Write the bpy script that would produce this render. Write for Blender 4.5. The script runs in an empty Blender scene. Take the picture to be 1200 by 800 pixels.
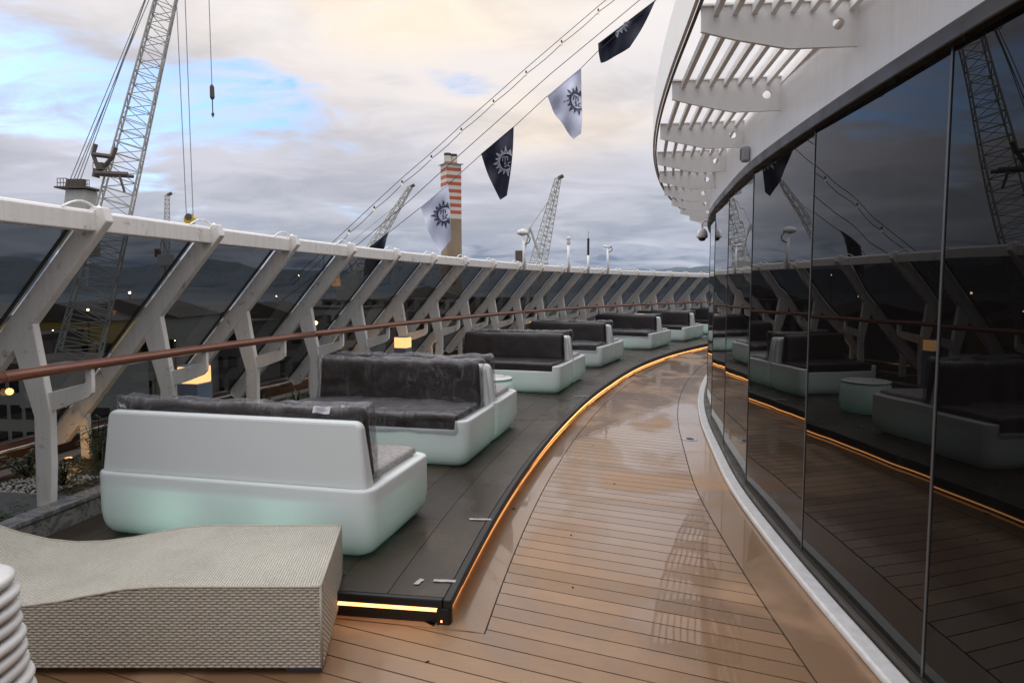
import bpy, bmesh, math, random
from mathutils import Vector, Matrix, noise
random.seed(7)
SC = bpy.context.scene
COL = SC.collection
sin, cos, pi = math.sin, math.cos, math.pi

# ------------------------------------------------------------------ camera
H = 1.70
PITCH = math.atan(63 / 800)
cam = bpy.data.cameras.new("camera")
cam.sensor_width = 36; cam.lens = 24; cam.clip_end = 30000; cam.clip_start = 0.05
camo = bpy.data.objects.new("camera", cam); COL.objects.link(camo)
camo.location = (0, 0, H); camo.rotation_euler = (pi / 2 - PITCH, 0, 0)
SC.camera = camo
SC.view_settings.view_transform = 'Standard'
SC.view_settings.look = 'None'
SC.view_settings.exposure = 0.2
SC.view_settings.gamma = 1.0
SC.cycles.max_bounces = 10
SC.cycles.transparent_max_bounces = 16
SC.cycles.caustics_reflective = False
SC.cycles.caustics_refractive = False

# ------------------------------------------------------------------ node helper
class NT:
    def __init__(s, tree): s.t = tree; s.n = tree.nodes; s.l = tree.links
    def new(s, typ, **kw):
        nd = s.n.new(typ)
        for k, v in kw.items(): setattr(nd, k, v)
        return nd
    def put(s, sock, v):
        if isinstance(v, bpy.types.NodeSocket): s.l.new(v, sock)
        elif isinstance(v, (tuple, list)):
            v = tuple(v)
            sock.default_value = v + (1,) if (len(v) == 3 and len(sock.default_value) == 4) else v
        else: sock.default_value = v
    def math(s, op, a, b=0.0, c=0.0, clamp=False):
        nd = s.new('ShaderNodeMath', operation=op, use_clamp=clamp)
        s.put(nd.inputs[0], a); s.put(nd.inputs[1], b); s.put(nd.inputs[2], c)
        return nd.outputs[0]
    def mix(s, f, a, b, blend='MIX'):
        nd = s.new('ShaderNodeMix', data_type='RGBA', blend_type=blend)
        s.put(nd.inputs[0], f); s.put(nd.inputs[6], a); s.put(nd.inputs[7], b)
        return nd.outputs[2]
    def ramp(s, f, stops, interp='LINEAR'):
        nd = s.new('ShaderNodeValToRGB'); r = nd.color_ramp; r.interpolation = interp
        while len(r.elements) < len(stops): r.elements.new(0.5)
        for e, (p, c) in zip(r.elements, stops):
            e.position = p; e.color = tuple(c) + (1,) if not isinstance(c, (int, float)) else (c, c, c, 1)
        s.put(nd.inputs[0], f); return nd.outputs[0]
    def noise(s, vec, scale, detail=4, rough=0.5, dist=0.0, col=False):
        nd = s.new('ShaderNodeTexNoise')
        if vec is not None: s.put(nd.inputs['Vector'], vec)
        s.put(nd.inputs['Scale'], scale); s.put(nd.inputs['Detail'], detail)
        s.put(nd.inputs['Roughness'], rough); s.put(nd.inputs['Distortion'], dist)
        return nd.outputs[1 if col else 0]
    def mapping(s, vec, scale=(1, 1, 1), rot=(0, 0, 0), loc=(0, 0, 0)):
        nd = s.new('ShaderNodeMapping'); s.put(nd.inputs[0], vec)
        nd.inputs['Scale'].default_value = scale; nd.inputs['Rotation'].default_value = rot
        nd.inputs['Location'].default_value = loc
        return nd.outputs[0]
    def bump(s, h, strength=0.3, dist=0.01, normal=None):
        nd = s.new('ShaderNodeBump'); s.put(nd.inputs['Height'], h)
        nd.inputs['Strength'].default_value = strength; nd.inputs['Distance'].default_value = dist
        if normal is not None: s.l.new(normal, nd.inputs['Normal'])
        return nd.outputs[0]
    def obj(s): return s.new('ShaderNodeTexCoord').outputs['Object']
    def pos(s): return s.new('ShaderNodeNewGeometry').outputs['Position']

# ------------------------------------------------------------------ world: overcast evening sky with torn clouds
SUN_EL, SUN_AZ = math.radians(32), math.radians(-50)     # az measured from +Y, negative = left
world = bpy.data.worlds.new("World"); SC.world = world; world.use_nodes = True
wt = NT(world.node_tree); wt.n.clear()
d = wt.new('ShaderNodeTexCoord').outputs['Generated']
sep = wt.new('ShaderNodeSeparateXYZ'); wt.l.new(d, sep.inputs[0])
X, Y, Z = sep.outputs
el = wt.math('ARCSINE', wt.math('MINIMUM', wt.math('MAXIMUM', Z, -1.0), 1.0))
az = wt.math('ARCTAN2', X, Y)
cmb = wt.new('ShaderNodeCombineXYZ')
zz = wt.math('ADD', wt.math('MAXIMUM', Z, 0.0), 0.22)       # cloud layer seen in perspective
wt.l.new(wt.math('DIVIDE', X, zz), cmb.inputs[0]); wt.l.new(wt.math('DIVIDE', Y, zz), cmb.inputs[1])
cp = cmb.outputs[0]
n1 = wt.noise(cp, 1.3, 7, 0.55, 0.6)
n2 = wt.noise(wt.mapping(cp, (1, 1.5, 1), loc=(3.1, 7.7, 0)), 2.6, 8, 0.55, 0.5)
n3 = wt.noise(wt.mapping(cp, (0.7, 1.1, 1), loc=(9, 2, 4)), 0.8, 4, 0.5, 0.3)
def blob(a0, e0, sa, se):
    a_ = wt.math('DIVIDE', wt.math('SUBTRACT', az, math.radians(a0)), math.radians(sa))
    e_ = wt.math('DIVIDE', wt.math('SUBTRACT', el, math.radians(e0)), math.radians(se))
    q = wt.math('ADD', wt.math('MULTIPLY', a_, a_), wt.math('MULTIPLY', e_, e_))
    return wt.math('EXPONENT', wt.math('MULTIPLY', q, -1.0))
gap = wt.math('ADD', blob(-38, 14.5, 12, 4.4), wt.math('MULTIPLY', blob(-22, 13.8, 8, 2.9), 0.9))
gap = wt.math('ADD', gap, wt.math('MULTIPLY', blob(-5, 16.5, 5, 1.2), 0.45))
gap = wt.math('ADD', gap, wt.math('MULTIPLY', blob(-75, 24, 22, 9), 0.8))
gap = wt.math('ADD', wt.math('MULTIPLY', gap, 0.62), wt.math('ADD', wt.math('MULTIPLY', wt.math('SUBTRACT', n1, 0.5), 1.3), wt.math('MULTIPLY', wt.math('SUBTRACT', n2, 0.5), 0.9)))
gapm = wt.ramp(gap, [(0.17, 0.0), (0.46, 1.0)], 'EASE')
sky = wt.new('ShaderNodeTexSky', sky_type='NISHITA', sun_disc=False)
sky.sun_elevation = SUN_EL; sky.sun_rotation = SUN_AZ
sky.altitude = 30; sky.air_density = 1.0; sky.dust_density = 0.6; sky.ozone_density = 2.0
blue = wt.mix(1.0, sky.outputs[0], (0.084, 0.112, 0.150), 'MULTIPLY')
# clouds: slate-lavender near the horizon, creamy higher up towards the hidden sun, thin bright edges
elr = wt.math('DIVIDE', el, math.radians(30))
e_w = wt.math('ADD', elr, wt.math('MULTIPLY', wt.math('SUBTRACT', n2, 0.5), 0.50))
cloud = wt.ramp(e_w, [(0.0, (0.24, 0.30, 0.41)), (0.07, (0.40, 0.44, 0.54)), (0.2, (0.50, 0.52, 0.60)),
                      (0.38, (0.57, 0.57, 0.64)), (0.55, (0.70, 0.68, 0.71)), (0.8, (0.79, 0.75, 0.75)), (1.0, (0.78, 0.77, 0.79))])
warm = wt.math('MULTIPLY', wt.math('ADD', blob(-7, 21, 16, 6.5), wt.math('MULTIPLY', blob(4, 12.5, 9, 2.6), 0.75)),
               wt.ramp(n1, [(0.35, 0.15), (0.62, 1.0)]))
cloud = wt.mix(wt.math('MULTIPLY', warm, 0.75), cloud, (0.98, 0.80, 0.58))
dark = wt.ramp(wt.math('ADD', n3, wt.math('MULTIPLY', wt.math('SUBTRACT', n2, 0.5), 0.8)), [(0.34, 0.86), (0.62, 1.06)])
cloud = wt.mix(1.0, cloud, dark, 'MULTIPLY')
cloud = wt.mix(1.0, cloud, (0.99, 0.99, 0.99), 'MULTIPLY')
skyc = wt.mix(wt.math('MULTIPLY', gapm, wt.ramp(wt.noise(wt.mapping(cp, (1, 2.6, 1), loc=(1, 5, 2)), 4.5, 7, 0.6, 0.8), [(0.36, 1.0), (0.62, 0.45)])), cloud, blue)
up = wt.ramp(wt.math('DIVIDE', el, pi / 2), [(0.0, 1.0), (0.30, 1.0), (0.7, 2.5)])
skyc = wt.mix(1.0, skyc, up, 'MULTIPLY')
below = wt.ramp(Z, [(0.0, 0.0), (0.004, 1.0)])
skyc = wt.mix(below, (0.10, 0.12, 0.14), skyc)
bg = wt.new('ShaderNodeBackground'); wt.put(bg.inputs[0], skyc); bg.inputs[1].default_value = 1.0
wo = wt.new('ShaderNodeOutputWorld'); wt.l.new(bg.outputs[0], wo.inputs[0])

sun = bpy.data.lights.new("sun", 'SUN'); sun.energy = 0.9; sun.angle = math.radians(25); sun.color = (1.0, 0.93, 0.84)
suno = bpy.data.objects.new("sun", sun); COL.objects.link(suno)
sd = Vector((sin(SUN_AZ) * cos(SUN_EL), cos(SUN_AZ) * cos(SUN_EL), sin(SUN_EL)))
suno.rotation_euler = sd.to_track_quat('Z', 'Y').to_euler()
suno.location = sd * 50

# ------------------------------------------------------------------ materials
MATS = {}
def material(name, base=(0.5, 0.5, 0.5), rough=0.5, metal=0.0, ns=None, namt=0.15, bumpn=None, coat=0.0, coatr=0.05, spec=None, var=0.0):
    m = bpy.data.materials.new(name); m.use_nodes = True
    t = NT(m.node_tree); p = t.n['Principled BSDF']; c = base
    if ns:
        f = t.noise(t.pos(), ns, 6, 0.6)
        c = t.mix(f, tuple(x * (1 - namt) for x in base), tuple(min(1, x * (1 + namt)) for x in base))
        rr = t.ramp(t.noise(t.pos(), ns * 0.6, 3), [(0.3, max(0.02, rough - 0.1)), (0.7, min(1, rough + 0.12))])
        t.put(p.inputs['Roughness'], rr)
    else: p.inputs['Roughness'].default_value = rough
    if var:
        r = t.new('ShaderNodeObjectInfo').outputs['Random']
        c = t.mix(1.0, c, t.ramp(r, [(0, 1 - var), (1, 1 + var)]), 'MULTIPLY')
    t.put(p.inputs['Base Color'], c)
    p.inputs['Metallic'].default_value = metal
    p.inputs['Coat Weight'].default_value = coat; p.inputs['Coat Roughness'].default_value = coatr
    if spec is not None: p.inputs['Specular IOR Level'].default_value = spec
    if bumpn:
        t.put(p.inputs['Normal'], t.bump(t.noise(t.pos(), bumpn[0], 5, 0.6), bumpn[1], bumpn[2]))
    MATS[name] = m; return m
def emitter(name, col, st):
    m = bpy.data.materials.new(name); m.use_nodes = True; t = NT(m.node_tree)
    p = t.n['Principled BSDF']; p.inputs['Base Color'].default_value = (0.2, 0.12, 0.05, 1)
    p.inputs['Emission Color'].default_value = col + (1,); p.inputs['Emission Strength'].default_value = st
    MATS[name] = m; return m

# wet synthetic teak
def make_teak():
    m = bpy.data.materials.new("wet_teak"); m.use_nodes = True; t = NT(m.node_tree); p = t.n['Principled BSDF']
    P = t.pos(); o = t.obj()
    grain = t.noise(t.mapping(P, (2.5, 38, 3), rot=(0, 0, math.radians(23))), 3.0, 5, 0.6)
    blot = t.noise(P, 0.9, 5, 0.6, 0.4)
    c = t.mix(grain, (0.265, 0.145, 0.066), (0.415, 0.245, 0.130))
    c = t.mix(t.ramp(blot, [(0.35, 0.0), (0.7, 0.6)]), c, (0.33, 0.225, 0.16))
    rnd = t.new('ShaderNodeObjectInfo').outputs['Random']
    c = t.mix(1.0, c, t.ramp(rnd, [(0, 0.84), (1, 1.12)]), 'MULTIPLY')
    wet = t.noise(t.mapping(P, (1.0, 0.7, 1), loc=(4.4, 1.2, 0)), 0.85, 5, 0.55, 0.7)
    wm = t.ramp(wet, [(0.40, 0.0), (0.50, 1.0)])
    c = t.mix(wm, c, t.mix(1.0, c, (0.70, 0.66, 0.62), 'MULTIPLY'))
    sp = t.noise(P, 60, 2, 0.5)
    sp2 = t.noise(P, 2.2, 3, 0.6)
    spm = t.math('MULTIPLY', t.ramp(sp, [(0.73, 0.0), (0.76, 1.0)]), t.ramp(sp2, [(0.45, 0.0), (0.6, 0.8)]))
    c = t.mix(spm, c, (0.06, 0.045, 0.03))
    t.put(p.inputs['Base Color'], c)
    t.put(p.inputs['Roughness'], t.ramp(wet, [(0.36, 0.5), (0.5, 0.30)]))
    t.put(p.inputs['Coat Weight'], t.ramp(wet, [(0.42, 0.05), (0.52, 0.80)]))
    t.put(p.inputs['Coat Roughness'], t.ramp(wet, [(0.42, 0.2), (0.53, 0.02)]))
    h = t.noise(P, 220, 2, 0.5)
    t.put(p.inputs['Normal'], t.bump(h, 0.12, 0.002))
    t.put(p.inputs['Coat Normal'], t.bump(t.noise(P, 3.0, 2), 0.03, 0.02))
    MATS['teak'] = m; return m
teak = make_teak()
def make_platform():
    m = bpy.data.materials.new("dark_decking"); m.use_nodes = True; t = NT(m.node_tree); p = t.n['Principled BSDF']
    P = t.pos()
    n = t.noise(P, 1.6, 6, 0.62, 0.5); g = t.noise(P, 70, 3, 0.6)
    c = t.mix(n, (0.021, 0.013, 0.008), (0.046, 0.031, 0.021))
    c = t.mix(t.ramp(g, [(0.3, 0), (0.8, 0.3)]), c, (0.08, 0.064, 0.050))
    rnd = t.new('ShaderNodeObjectInfo').outputs['Random']
    c = t.mix(1.0, c, t.ramp(rnd, [(0, 0.75), (1, 1.35)]), 'MULTIPLY')
    t.put(p.inputs['Base Color'], c)
    t.put(p.inputs['Roughness'], t.ramp(t.noise(P, 1.1, 5, 0.6, 0.5), [(0.38, 0.2), (0.62, 0.5)]))
    t.put(p.inputs['Normal'], t.bump(g, 0.3, 0.003))
    MATS['platform'] = m; return m
platm = make_platform()

def make_paint(name, base, streak=0.12, rough=0.4, rust=0.0):
    m = bpy.data.materials.new(name); m.use_nodes = True; t = NT(m.node_tree); p = t.n['Principled BSDF']
    P = t.pos()
    s_ = t.noise(t.mapping(P, (14, 14, 0.7)), 1.6, 5, 0.65)
    b_ = t.noise(P, 2.3, 4, 0.6)
    f = t.math('MULTIPLY', t.ramp(s_, [(0.42, 0), (0.75, 1)]), t.ramp(b_, [(0.3, 0.2), (0.7, 1)]))
    c = t.mix(t.math('MULTIPLY', f, streak), base, (base[0] * 0.45, base[1] * 0.42, base[2] * 0.36))
    if rust:
        rn = t.ramp(t.noise(P, 9, 6, 0.7), [(0.62 - rust * 0.2, 0), (0.75, 1)])
        c = t.mix(rn, c, (0.20, 0.085, 0.035))
    t.put(p.inputs['Base Color'], c); p.inputs['Roughness'].default_value = rough
    t.put(p.inputs['Normal'], t.bump(t.noise(P, 25, 4, 0.6), 0.12, 0.004))
    MATS[name] = m; return m
white_paint = make_paint('white_paint', (0.86, 0.85, 0.84), 0.16, 0.42)
frame_paint = make_paint('frame_paint', (0.77, 0.75, 0.72), 0.40, 0.42, 0.10)
wall_paint = make_paint('wall_paint', (0.88, 0.88, 0.90), 0.22, 0.32)
crane_paint = make_paint('crane_paint', (0.50, 0.49, 0.46), 0.5, 0.6, 0.35)
crane_dark = make_paint('crane_rust', (0.10, 0.085, 0.075), 0.5, 0.7, 0.6)

def make_sofa_plastic():
    m = bpy.data.materials.new("glowing_plastic"); m.use_nodes = True; t = NT(m.node_tree); t.n.clear()
    P = t.pos()
    col = t.mix(t.noise(P, 2, 4, 0.6), (0.80, 0.85, 0.855), (0.87, 0.905, 0.91))
    df = t.new('ShaderNodeBsdfDiffuse'); t.put(df.inputs[0], col)
    tr = t.new('ShaderNodeBsdfTranslucent'); tr.inputs[0].default_value = (0.70, 0.90, 0.83, 1)
    gl = t.new('ShaderNodeBsdfGlossy'); gl.inputs['Roughness'].default_value = 0.32
    nb = t.bump(t.noise(P, 120, 3, 0.6), 0.15, 0.001)
    for b in (df, gl): t.l.new(nb, b.inputs['Normal'])
    m1 = t.new('ShaderNodeMixShader'); m1.inputs[0].default_value = 0.20
    t.l.new(df.outputs[0], m1.inputs[1]); t.l.new(tr.outputs[0], m1.inputs[2])
    fr = t.new('ShaderNodeFresnel'); fr.inputs[0].default_value = 1.45
    m2 = t.new('ShaderNodeMixShader'); t.l.new(fr.outputs[0], m2.inputs[0])
    t.l.new(m1.outputs[0], m2.inputs[1]); t.l.new(gl.outputs[0], m2.inputs[2])
    o = t.new('ShaderNodeOutputMaterial'); t.l.new(m2.outputs[0], o.inputs[0])
    MATS['glow_plastic'] = m; return m
glowp = make_sofa_plastic()

def make_film():
    m = bpy.data.materials.new("plastic_film"); m.use_nodes = True; t = NT(m.node_tree); t.n.clear()
    o = t.obj()
    w = t.noise(t.mapping(o, (1.7, 1.5, 1.0), rot=(0.2, 0.35, 0.3)), 2.6, 3, 0.5, 1.2)
    ridge = t.math('SUBTRACT', 1.0, t.math('MULTIPLY', t.math('ABSOLUTE', t.math('SUBTRACT', w, 0.5)), 22.0), clamp=True)
    ridge = t.math('MULTIPLY', ridge, t.ramp(t.noise(o, 3.1, 3, 0.5), [(0.42, 0.1), (0.62, 1.0)]))
    nb = t.bump(t.math('ADD', t.math('MULTIPLY', w, 3.0), t.math('MULTIPLY', t.noise(t.mapping(o, (2, 1, 0.7)), 11, 3, 0.5), 0.8)), 0.7, 0.02)
    gl = t.new('ShaderNodeBsdfGlossy'); gl.inputs['Roughness'].default_value = 0.16; t.l.new(nb, gl.inputs['Normal'])
    df = t.new('ShaderNodeBsdfDiffuse'); df.inputs[0].default_value = (0.55, 0.55, 0.6, 1)
    tp = t.new('ShaderNodeBsdfTransparent'); tp.inputs[0].default_value = (0.93, 0.93, 0.95, 1)
    drop = t.ramp(t.noise(o, 150, 2, 0.5), [(0.60, 0), (0.66, 1)])
    dm = t.math('MULTIPLY', drop, t.ramp(t.noise(o, 4, 3, 0.6), [(0.4, 0.15), (0.65, 1)]))
    f1 = t.math('ADD', t.math('MULTIPLY', ridge, 0.10), t.math('MULTIPLY', dm, 0.42))
    m1 = t.new('ShaderNodeMixShader'); t.l.new(f1, m1.inputs[0])
    t.l.new(tp.outputs[0], m1.inputs[1]); t.l.new(df.outputs[0], m1.inputs[2])
    lw = t.new('ShaderNodeLayerWeight'); lw.inputs[0].default_value = 0.35; t.l.new(nb, lw.inputs['Normal'])
    gz = t.new('ShaderNodeSeparateXYZ'); t.l.new(t.new('ShaderNodeNewGeometry').outputs['Normal'], gz.inputs[0])
    f1 = t.math('ADD', f1, t.math('MULTIPLY', t.math('MAXIMUM', gz.outputs[2], 0.0), t.math('MULTIPLY', t.noise(o, 30, 4, 0.7), 0.22)))
    t.l.new(f1, m1.inputs[0])
    f2 = t.math('ADD', t.math('MULTIPLY', lw.outputs['Fresnel'], 0.45), 0.02)
    m2 = t.new('ShaderNodeMixShader'); t.l.new(f2, m2.inputs[0])
    t.l.new(m1.outputs[0], m2.inputs[1]); t.l.new(gl.outputs[0], m2.inputs[2])
    out = t.new('ShaderNodeOutputMaterial'); t.l.new(m2.outputs[0], out.inputs[0])
    MATS['film'] = m; return m
film = make_film()

def make_tint(name, tint, ior, rough=0.0):
    m = bpy.data.materials.new(name); m.use_nodes = True; t = NT(m.node_tree); t.n.clear()
    P = t.pos()
    tp = t.new('ShaderNodeBsdfTransparent'); tp.inputs[0].default_value = tint + (1,)
    gl = t.new('ShaderNodeBsdfGlossy'); gl.inputs['Roughness'].default_value = rough
    df = t.new('ShaderNodeBsdfDiffuse'); df.inputs[0].default_value = (0.45, 0.43, 0.4, 1)
    dust = t.math('MULTIPLY', t.ramp(t.noise(P, 45, 5, 0.7), [(0.5, 0), (0.85, 1)]), 0.035)
    m0 = t.new('ShaderNodeMixShader'); t.l.new(t.math('ADD', dust, 0.014), m0.inputs[0])
    t.l.new(tp.outputs[0], m0.inputs[1]); t.l.new(df.outputs[0], m0.inputs[2])
    ge = t.new('ShaderNodeNewGeometry'); vm = t.new('ShaderNodeVectorMath', operation='DOT_PRODUCT')
    t.l.new(ge.outputs['Normal'], vm.inputs[0]); t.l.new(ge.outputs['Incoming'], vm.inputs[1])
    f0 = ((ior - 1) / (ior + 1)) ** 2
    frs = t.math('ADD', f0, t.math('MULTIPLY', t.math('POWER', t.math('SUBTRACT', 1.0, t.math('ABSOLUTE', vm.outputs['Value']), clamp=True), 5.0), 1 - f0))
    m2 = t.new('ShaderNodeMixShader'); t.l.new(frs, m2.inputs[0])
    t.l.new(m0.outputs[0], m2.inputs[1]); t.l.new(gl.outputs[0], m2.inputs[2])
    out = t.new('ShaderNodeOutputMaterial'); t.l.new(m2.outputs[0], out.inputs[0])
    MATS[name] = m; return m
screen_glass = make_tint('screen_glass', (0.140, 0.150, 0.156), 1.40)

def make_black_glass():
    m = bpy.data.materials.new("black_glass"); m.use_nodes = True; t = NT(m.node_tree); p = t.n['Principled BSDF']
    P = t.pos()
    p.inputs['Base Color'].default_value = (0.006, 0.005, 0.005, 1)
    dust = t.ramp(t.noise(P, 60, 4, 0.75), [(0.62, 0.0), (0.9, 0.25)])
    smear = t.math('MULTIPLY', t.ramp(t.noise(t.mapping(P, (9, 9, 0.8)), 1.4, 5, 0.65), [(0.5, 0), (0.8, 1)]), t.ramp(t.noise(P, 1.2, 4, 0.6), [(0.4, 0), (0.7, 0.10)]))
    t.put(p.inputs['Base Color'], t.mix(t.math('ADD', dust, smear), (0.004, 0.0035, 0.0035), (0.10, 0.09, 0.085)))
    p.inputs['Roughness'].default_value = 0.0; p.inputs['IOR'].default_value = 1.32
    t.put(p.inputs['Normal'], t.bump(t.noise(t.mapping(P, (1, 1, 0.5)), 1.4, 1, 0.4), 0.035, 0.05))
    MATS['black_glass'] = m; return m
black_glass = make_black_glass()

def make_wicker(name, w, h):
    m = bpy.data.materials.new(name); m.use_nodes = True; t = NT(m.node_tree); p = t.n['Principled BSDF']
    uv = t.new('ShaderNodeUVMap').outputs[0]
    br = t.new('ShaderNodeTexBrick'); t.put(br.inputs['Vector'], uv)
    br.offset = 0.5; br.inputs['Scale'].default_value = 1.0
    br.inputs['Brick Width'].default_value = w; br.inputs['Row Height'].default_value = h
    br.inputs['Mortar Size'].default_value = h * 0.13; br.inputs['Mortar Smooth'].default_value = 0.6
    br.inputs['Color1'].default_value = (0.64, 0.61, 0.53, 1); br.inputs['Color2'].default_value = (0.57, 0.54, 0.465, 1)
    br.inputs['Mortar'].default_value = (0.17, 0.15, 0.12, 1)
    big = t.noise(t.pos(), 3, 4, 0.6)
    t.put(p.inputs['Base Color'], t.mix(1.0, br.outputs['Color'], t.ramp(big, [(0.3, 0.86), (0.7, 1.08)]), 'MULTIPLY'))
    # rounded strands: humps across each row and along each visible run
    sp = t.new('ShaderNodeSeparateXYZ'); t.l.new(uv, sp.inputs[0])
    row = t.math('FLOOR', t.math('DIVIDE', sp.outputs[1], h))
    xo = t.math('ADD', t.math('DIVIDE', sp.outputs[0], w), t.math('MULTIPLY', t.math('MODULO', row, 2.0), 0.5))
    hx = t.math('ABSOLUTE', t.math('SINE', t.math('MULTIPLY', xo, pi)))
    hy = t.math('ABSOLUTE', t.math('SINE', t.math('MULTIPLY', t.math('DIVIDE', sp.outputs[1], h), pi)))
    hh = t.math('MULTIPLY', t.math('POWER', hx, 0.6), t.math('POWER', hy, 0.6))
    t.put(p.inputs['Normal'], t.bump(hh, 0.9, 0.005))
    p.inputs['Roughness'].default_value = 0.5
    MATS[name] = m; return m
strand_m = material('cane_strand', (0.46, 0.42, 0.35), 0.45, ns=35, namt=0.22, bumpn=(300, 0.2, 0.001))
strand_back = material('cane_shadow_gap', (0.19, 0.165, 0.13), 0.7)
wick_top = make_wicker('wicker_top', 0.019, 0.0115)

def make_marble():
    m = bpy.data.materials.new("grey_marble"); m.use_nodes = True; t = NT(m.node_tree); p = t.n['Principled BSDF']
    P = t.pos(); w = t.noise(P, 4.5, 8, 0.7, 1.8)
    vein = t.math('SUBTRACT', 1.0, t.math('MULTIPLY', t.math('ABSOLUTE', t.math('SUBTRACT', w, 0.5)), 14.0), clamp=True)
    c = t.mix(t.noise(P, 3, 6, 0.6), (0.055, 0.055, 0.058), (0.18, 0.17, 0.165))
    c = t.mix(t.math('MULTIPLY', vein, 0.4), c, (0.42, 0.40, 0.38))
    t.put(p.inputs['Base Color'], c); p.inputs['Roughness'].default_value = 0.16
    MATS['marble'] = m; return m
marble = make_marble()
def make_rail_wood():
    m = bpy.data.materials.new("varnished_handrail"); m.use_nodes = True; t = NT(m.node_tree); p = t.n['Principled BSDF']
    o = t.pos(); g = t.noise(t.mapping(o, (30, 3, 30)), 2.5, 6, 0.65)
    t.put(p.inputs['Base Color'], t.mix(g, (0.11, 0.034, 0.016), (0.26, 0.088, 0.042)))
    t.put(p.inputs['Roughness'], t.ramp(g, [(0, 0.25), (1, 0.45)]))
    t.put(p.inputs['Normal'], t.bump(g, 0.25, 0.003)); p.inputs['Coat Weight'].default_value = 0.3
    MATS['rail_wood'] = m; return m
rail_wood = make_rail_wood()

caulk = material('caulk', (0.012, 0.013, 0.015), 0.5)
rubber = material('black_rubber', (0.010, 0.010, 0.010), 0.45)
trim_dark = material('dark_trim', (0.022, 0.017, 0.013), 0.35, ns=8, namt=0.5)
mull = material('mullion_metal', (0.060, 0.060, 0.064), 0.35)
steel = material('steel', (0.55, 0.56, 0.58), 0.25, metal=1.0, ns=6)
brown_board = material('brown_board', (0.050, 0.020, 0.013), 0.35, ns=7, namt=0.4)
stone = material('ledge_stone', (0.20, 0.18, 0.165), 0.6, ns=12, namt=0.35, bumpn=(80, 0.3, 0.004))
soil = material('soil', (0.030, 0.022, 0.016), 0.9, ns=18, namt=0.6, bumpn=(60, 0.9, 0.02))
pebble = material('pebble', (0.48, 0.46, 0.43), 0.6, ns=30, namt=0.4)
leafa = material('leaf_dark', (0.028, 0.055, 0.020), 0.45, ns=25, namt=0.5, var=0.3)
leafb = material('leaf_light', (0.060, 0.110, 0.030), 0.45, ns=25, namt=0.45, var=0.3)
agavem = material('agave_leaf', (0.050, 0.080, 0.038), 0.4, ns=12, namt=0.4)
grate = material('grate_grey', (0.16, 0.165, 0.17), 0.45, metal=0.4, ns=20)
fabric = material('brown_fabric', (0.026, 0.018, 0.015), 0.85, ns=9, namt=0.35, bumpn=(300, 0.35, 0.002))
fabric2 = material('dark_vinyl', (0.021, 0.017, 0.017), 0.42, ns=9, namt=0.4, bumpn=(7, 0.35, 0.02))
seatdrop = material('speckled_seat', (0.30, 0.28, 0.27), 0.4, ns=48, namt=0.97, bumpn=(160, 0.6, 0.003))
paper = material('paper', (0.62, 0.62, 0.68), 0.7)
printm = material('printed_ink', (0.16, 0.16, 0.20), 0.7)
tape = material('silver_tape', (0.42, 0.41, 0.40), 0.35, ns=14, namt=0.3)
whiteplast = material('white_plastic', (0.66, 0.65, 0.64), 0.32, ns=14, namt=0.07)
kerbw = material('kerb_white', (0.56, 0.56, 0.57), 0.45, ns=16, namt=0.28, bumpn=(40, 0.25, 0.004))
flag_w = material('white_flag_cloth', (0.66, 0.68, 0.82), 0.8, ns=4, namt=0.06)
flag_d = material('dark_flag_cloth', (0.016, 0.019, 0.040), 0.7, ns=4, namt=0.3)
ink_d = material('dark_emblem_ink', (0.012, 0.018, 0.055), 0.7)
ink_w = material('pale_emblem_ink', (0.52, 0.53, 0.60), 0.7)
wire = material('dark_wire', (0.05, 0.05, 0.055), 0.5)
wirel = material('pale_cable', (0.30, 0.31, 0.33), 0.5)
brick_red = material('chimney_red', (0.46, 0.10, 0.055), 0.7, ns=0.12, namt=0.25)
brick_wh = material('chimney_white', (0.62, 0.58, 0.50), 0.7, ns=0.12, namt=0.2)
chim_br = material('chimney_brown', (0.28, 0.21, 0.14), 0.8, ns=0.1, namt=0.25)
water = material('water', (0.020, 0.035, 0.045), 0.12, ns=0.05, namt=0.3, bumpn=(0.25, 0.6, 0.6))
quaym = material('quay_concrete', (0.16, 0.15, 0.14), 0.85, ns=0.08, namt=0.4)
hillm = material('hill_forest_haze', (0.060, 0.085, 0.115), 0.95, ns=0.004, namt=0.45)  # forest colour pushed to blue-grey: distance haze painted in, no haze volume
housew = material('plaster_white', (0.42, 0.41, 0.38), 0.8, ns=0.2, namt=0.2)
housey = material('plaster_yellow', (0.42, 0.29, 0.08), 0.8, ns=0.2, namt=0.2)
houseb = material('brick_grey', (0.16, 0.14, 0.13), 0.8, ns=0.2, namt=0.3)
roofm = material('roof_dark', (0.09, 0.07, 0.06), 0.8, ns=0.3, namt=0.3)
windm = material('window_dark', (0.012, 0.013, 0.016), 0.1)
yellowp = material('yellow_paint', (0.62, 0.42, 0.03), 0.5)
hullm = material('hull_white', (0.6, 0.6, 0.6), 0.4, ns=0.5, namt=0.1)
boatblue = material('deep_blue_paint', (0.02, 0.04, 0.12), 0.5)
led = emitter('led_strip', (1.0, 0.42, 0.13), 3.4)
lampm = emitter('lantern_glow', (1.0, 0.52, 0.20), 1.25)
lampport = emitter('port_lamp', (1.0, 0.62, 0.28), 60.0)
bulbm = emitter('bulb_glow', (1.0, 0.92, 0.78), 0.5)
lantern_post = material('lantern_post', (0.16, 0.20, 0.27), 0.4, ns=6, namt=0.2)
leafdry = material('dry_leaf', (0.03, 0.018, 0.010), 0.8)

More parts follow.
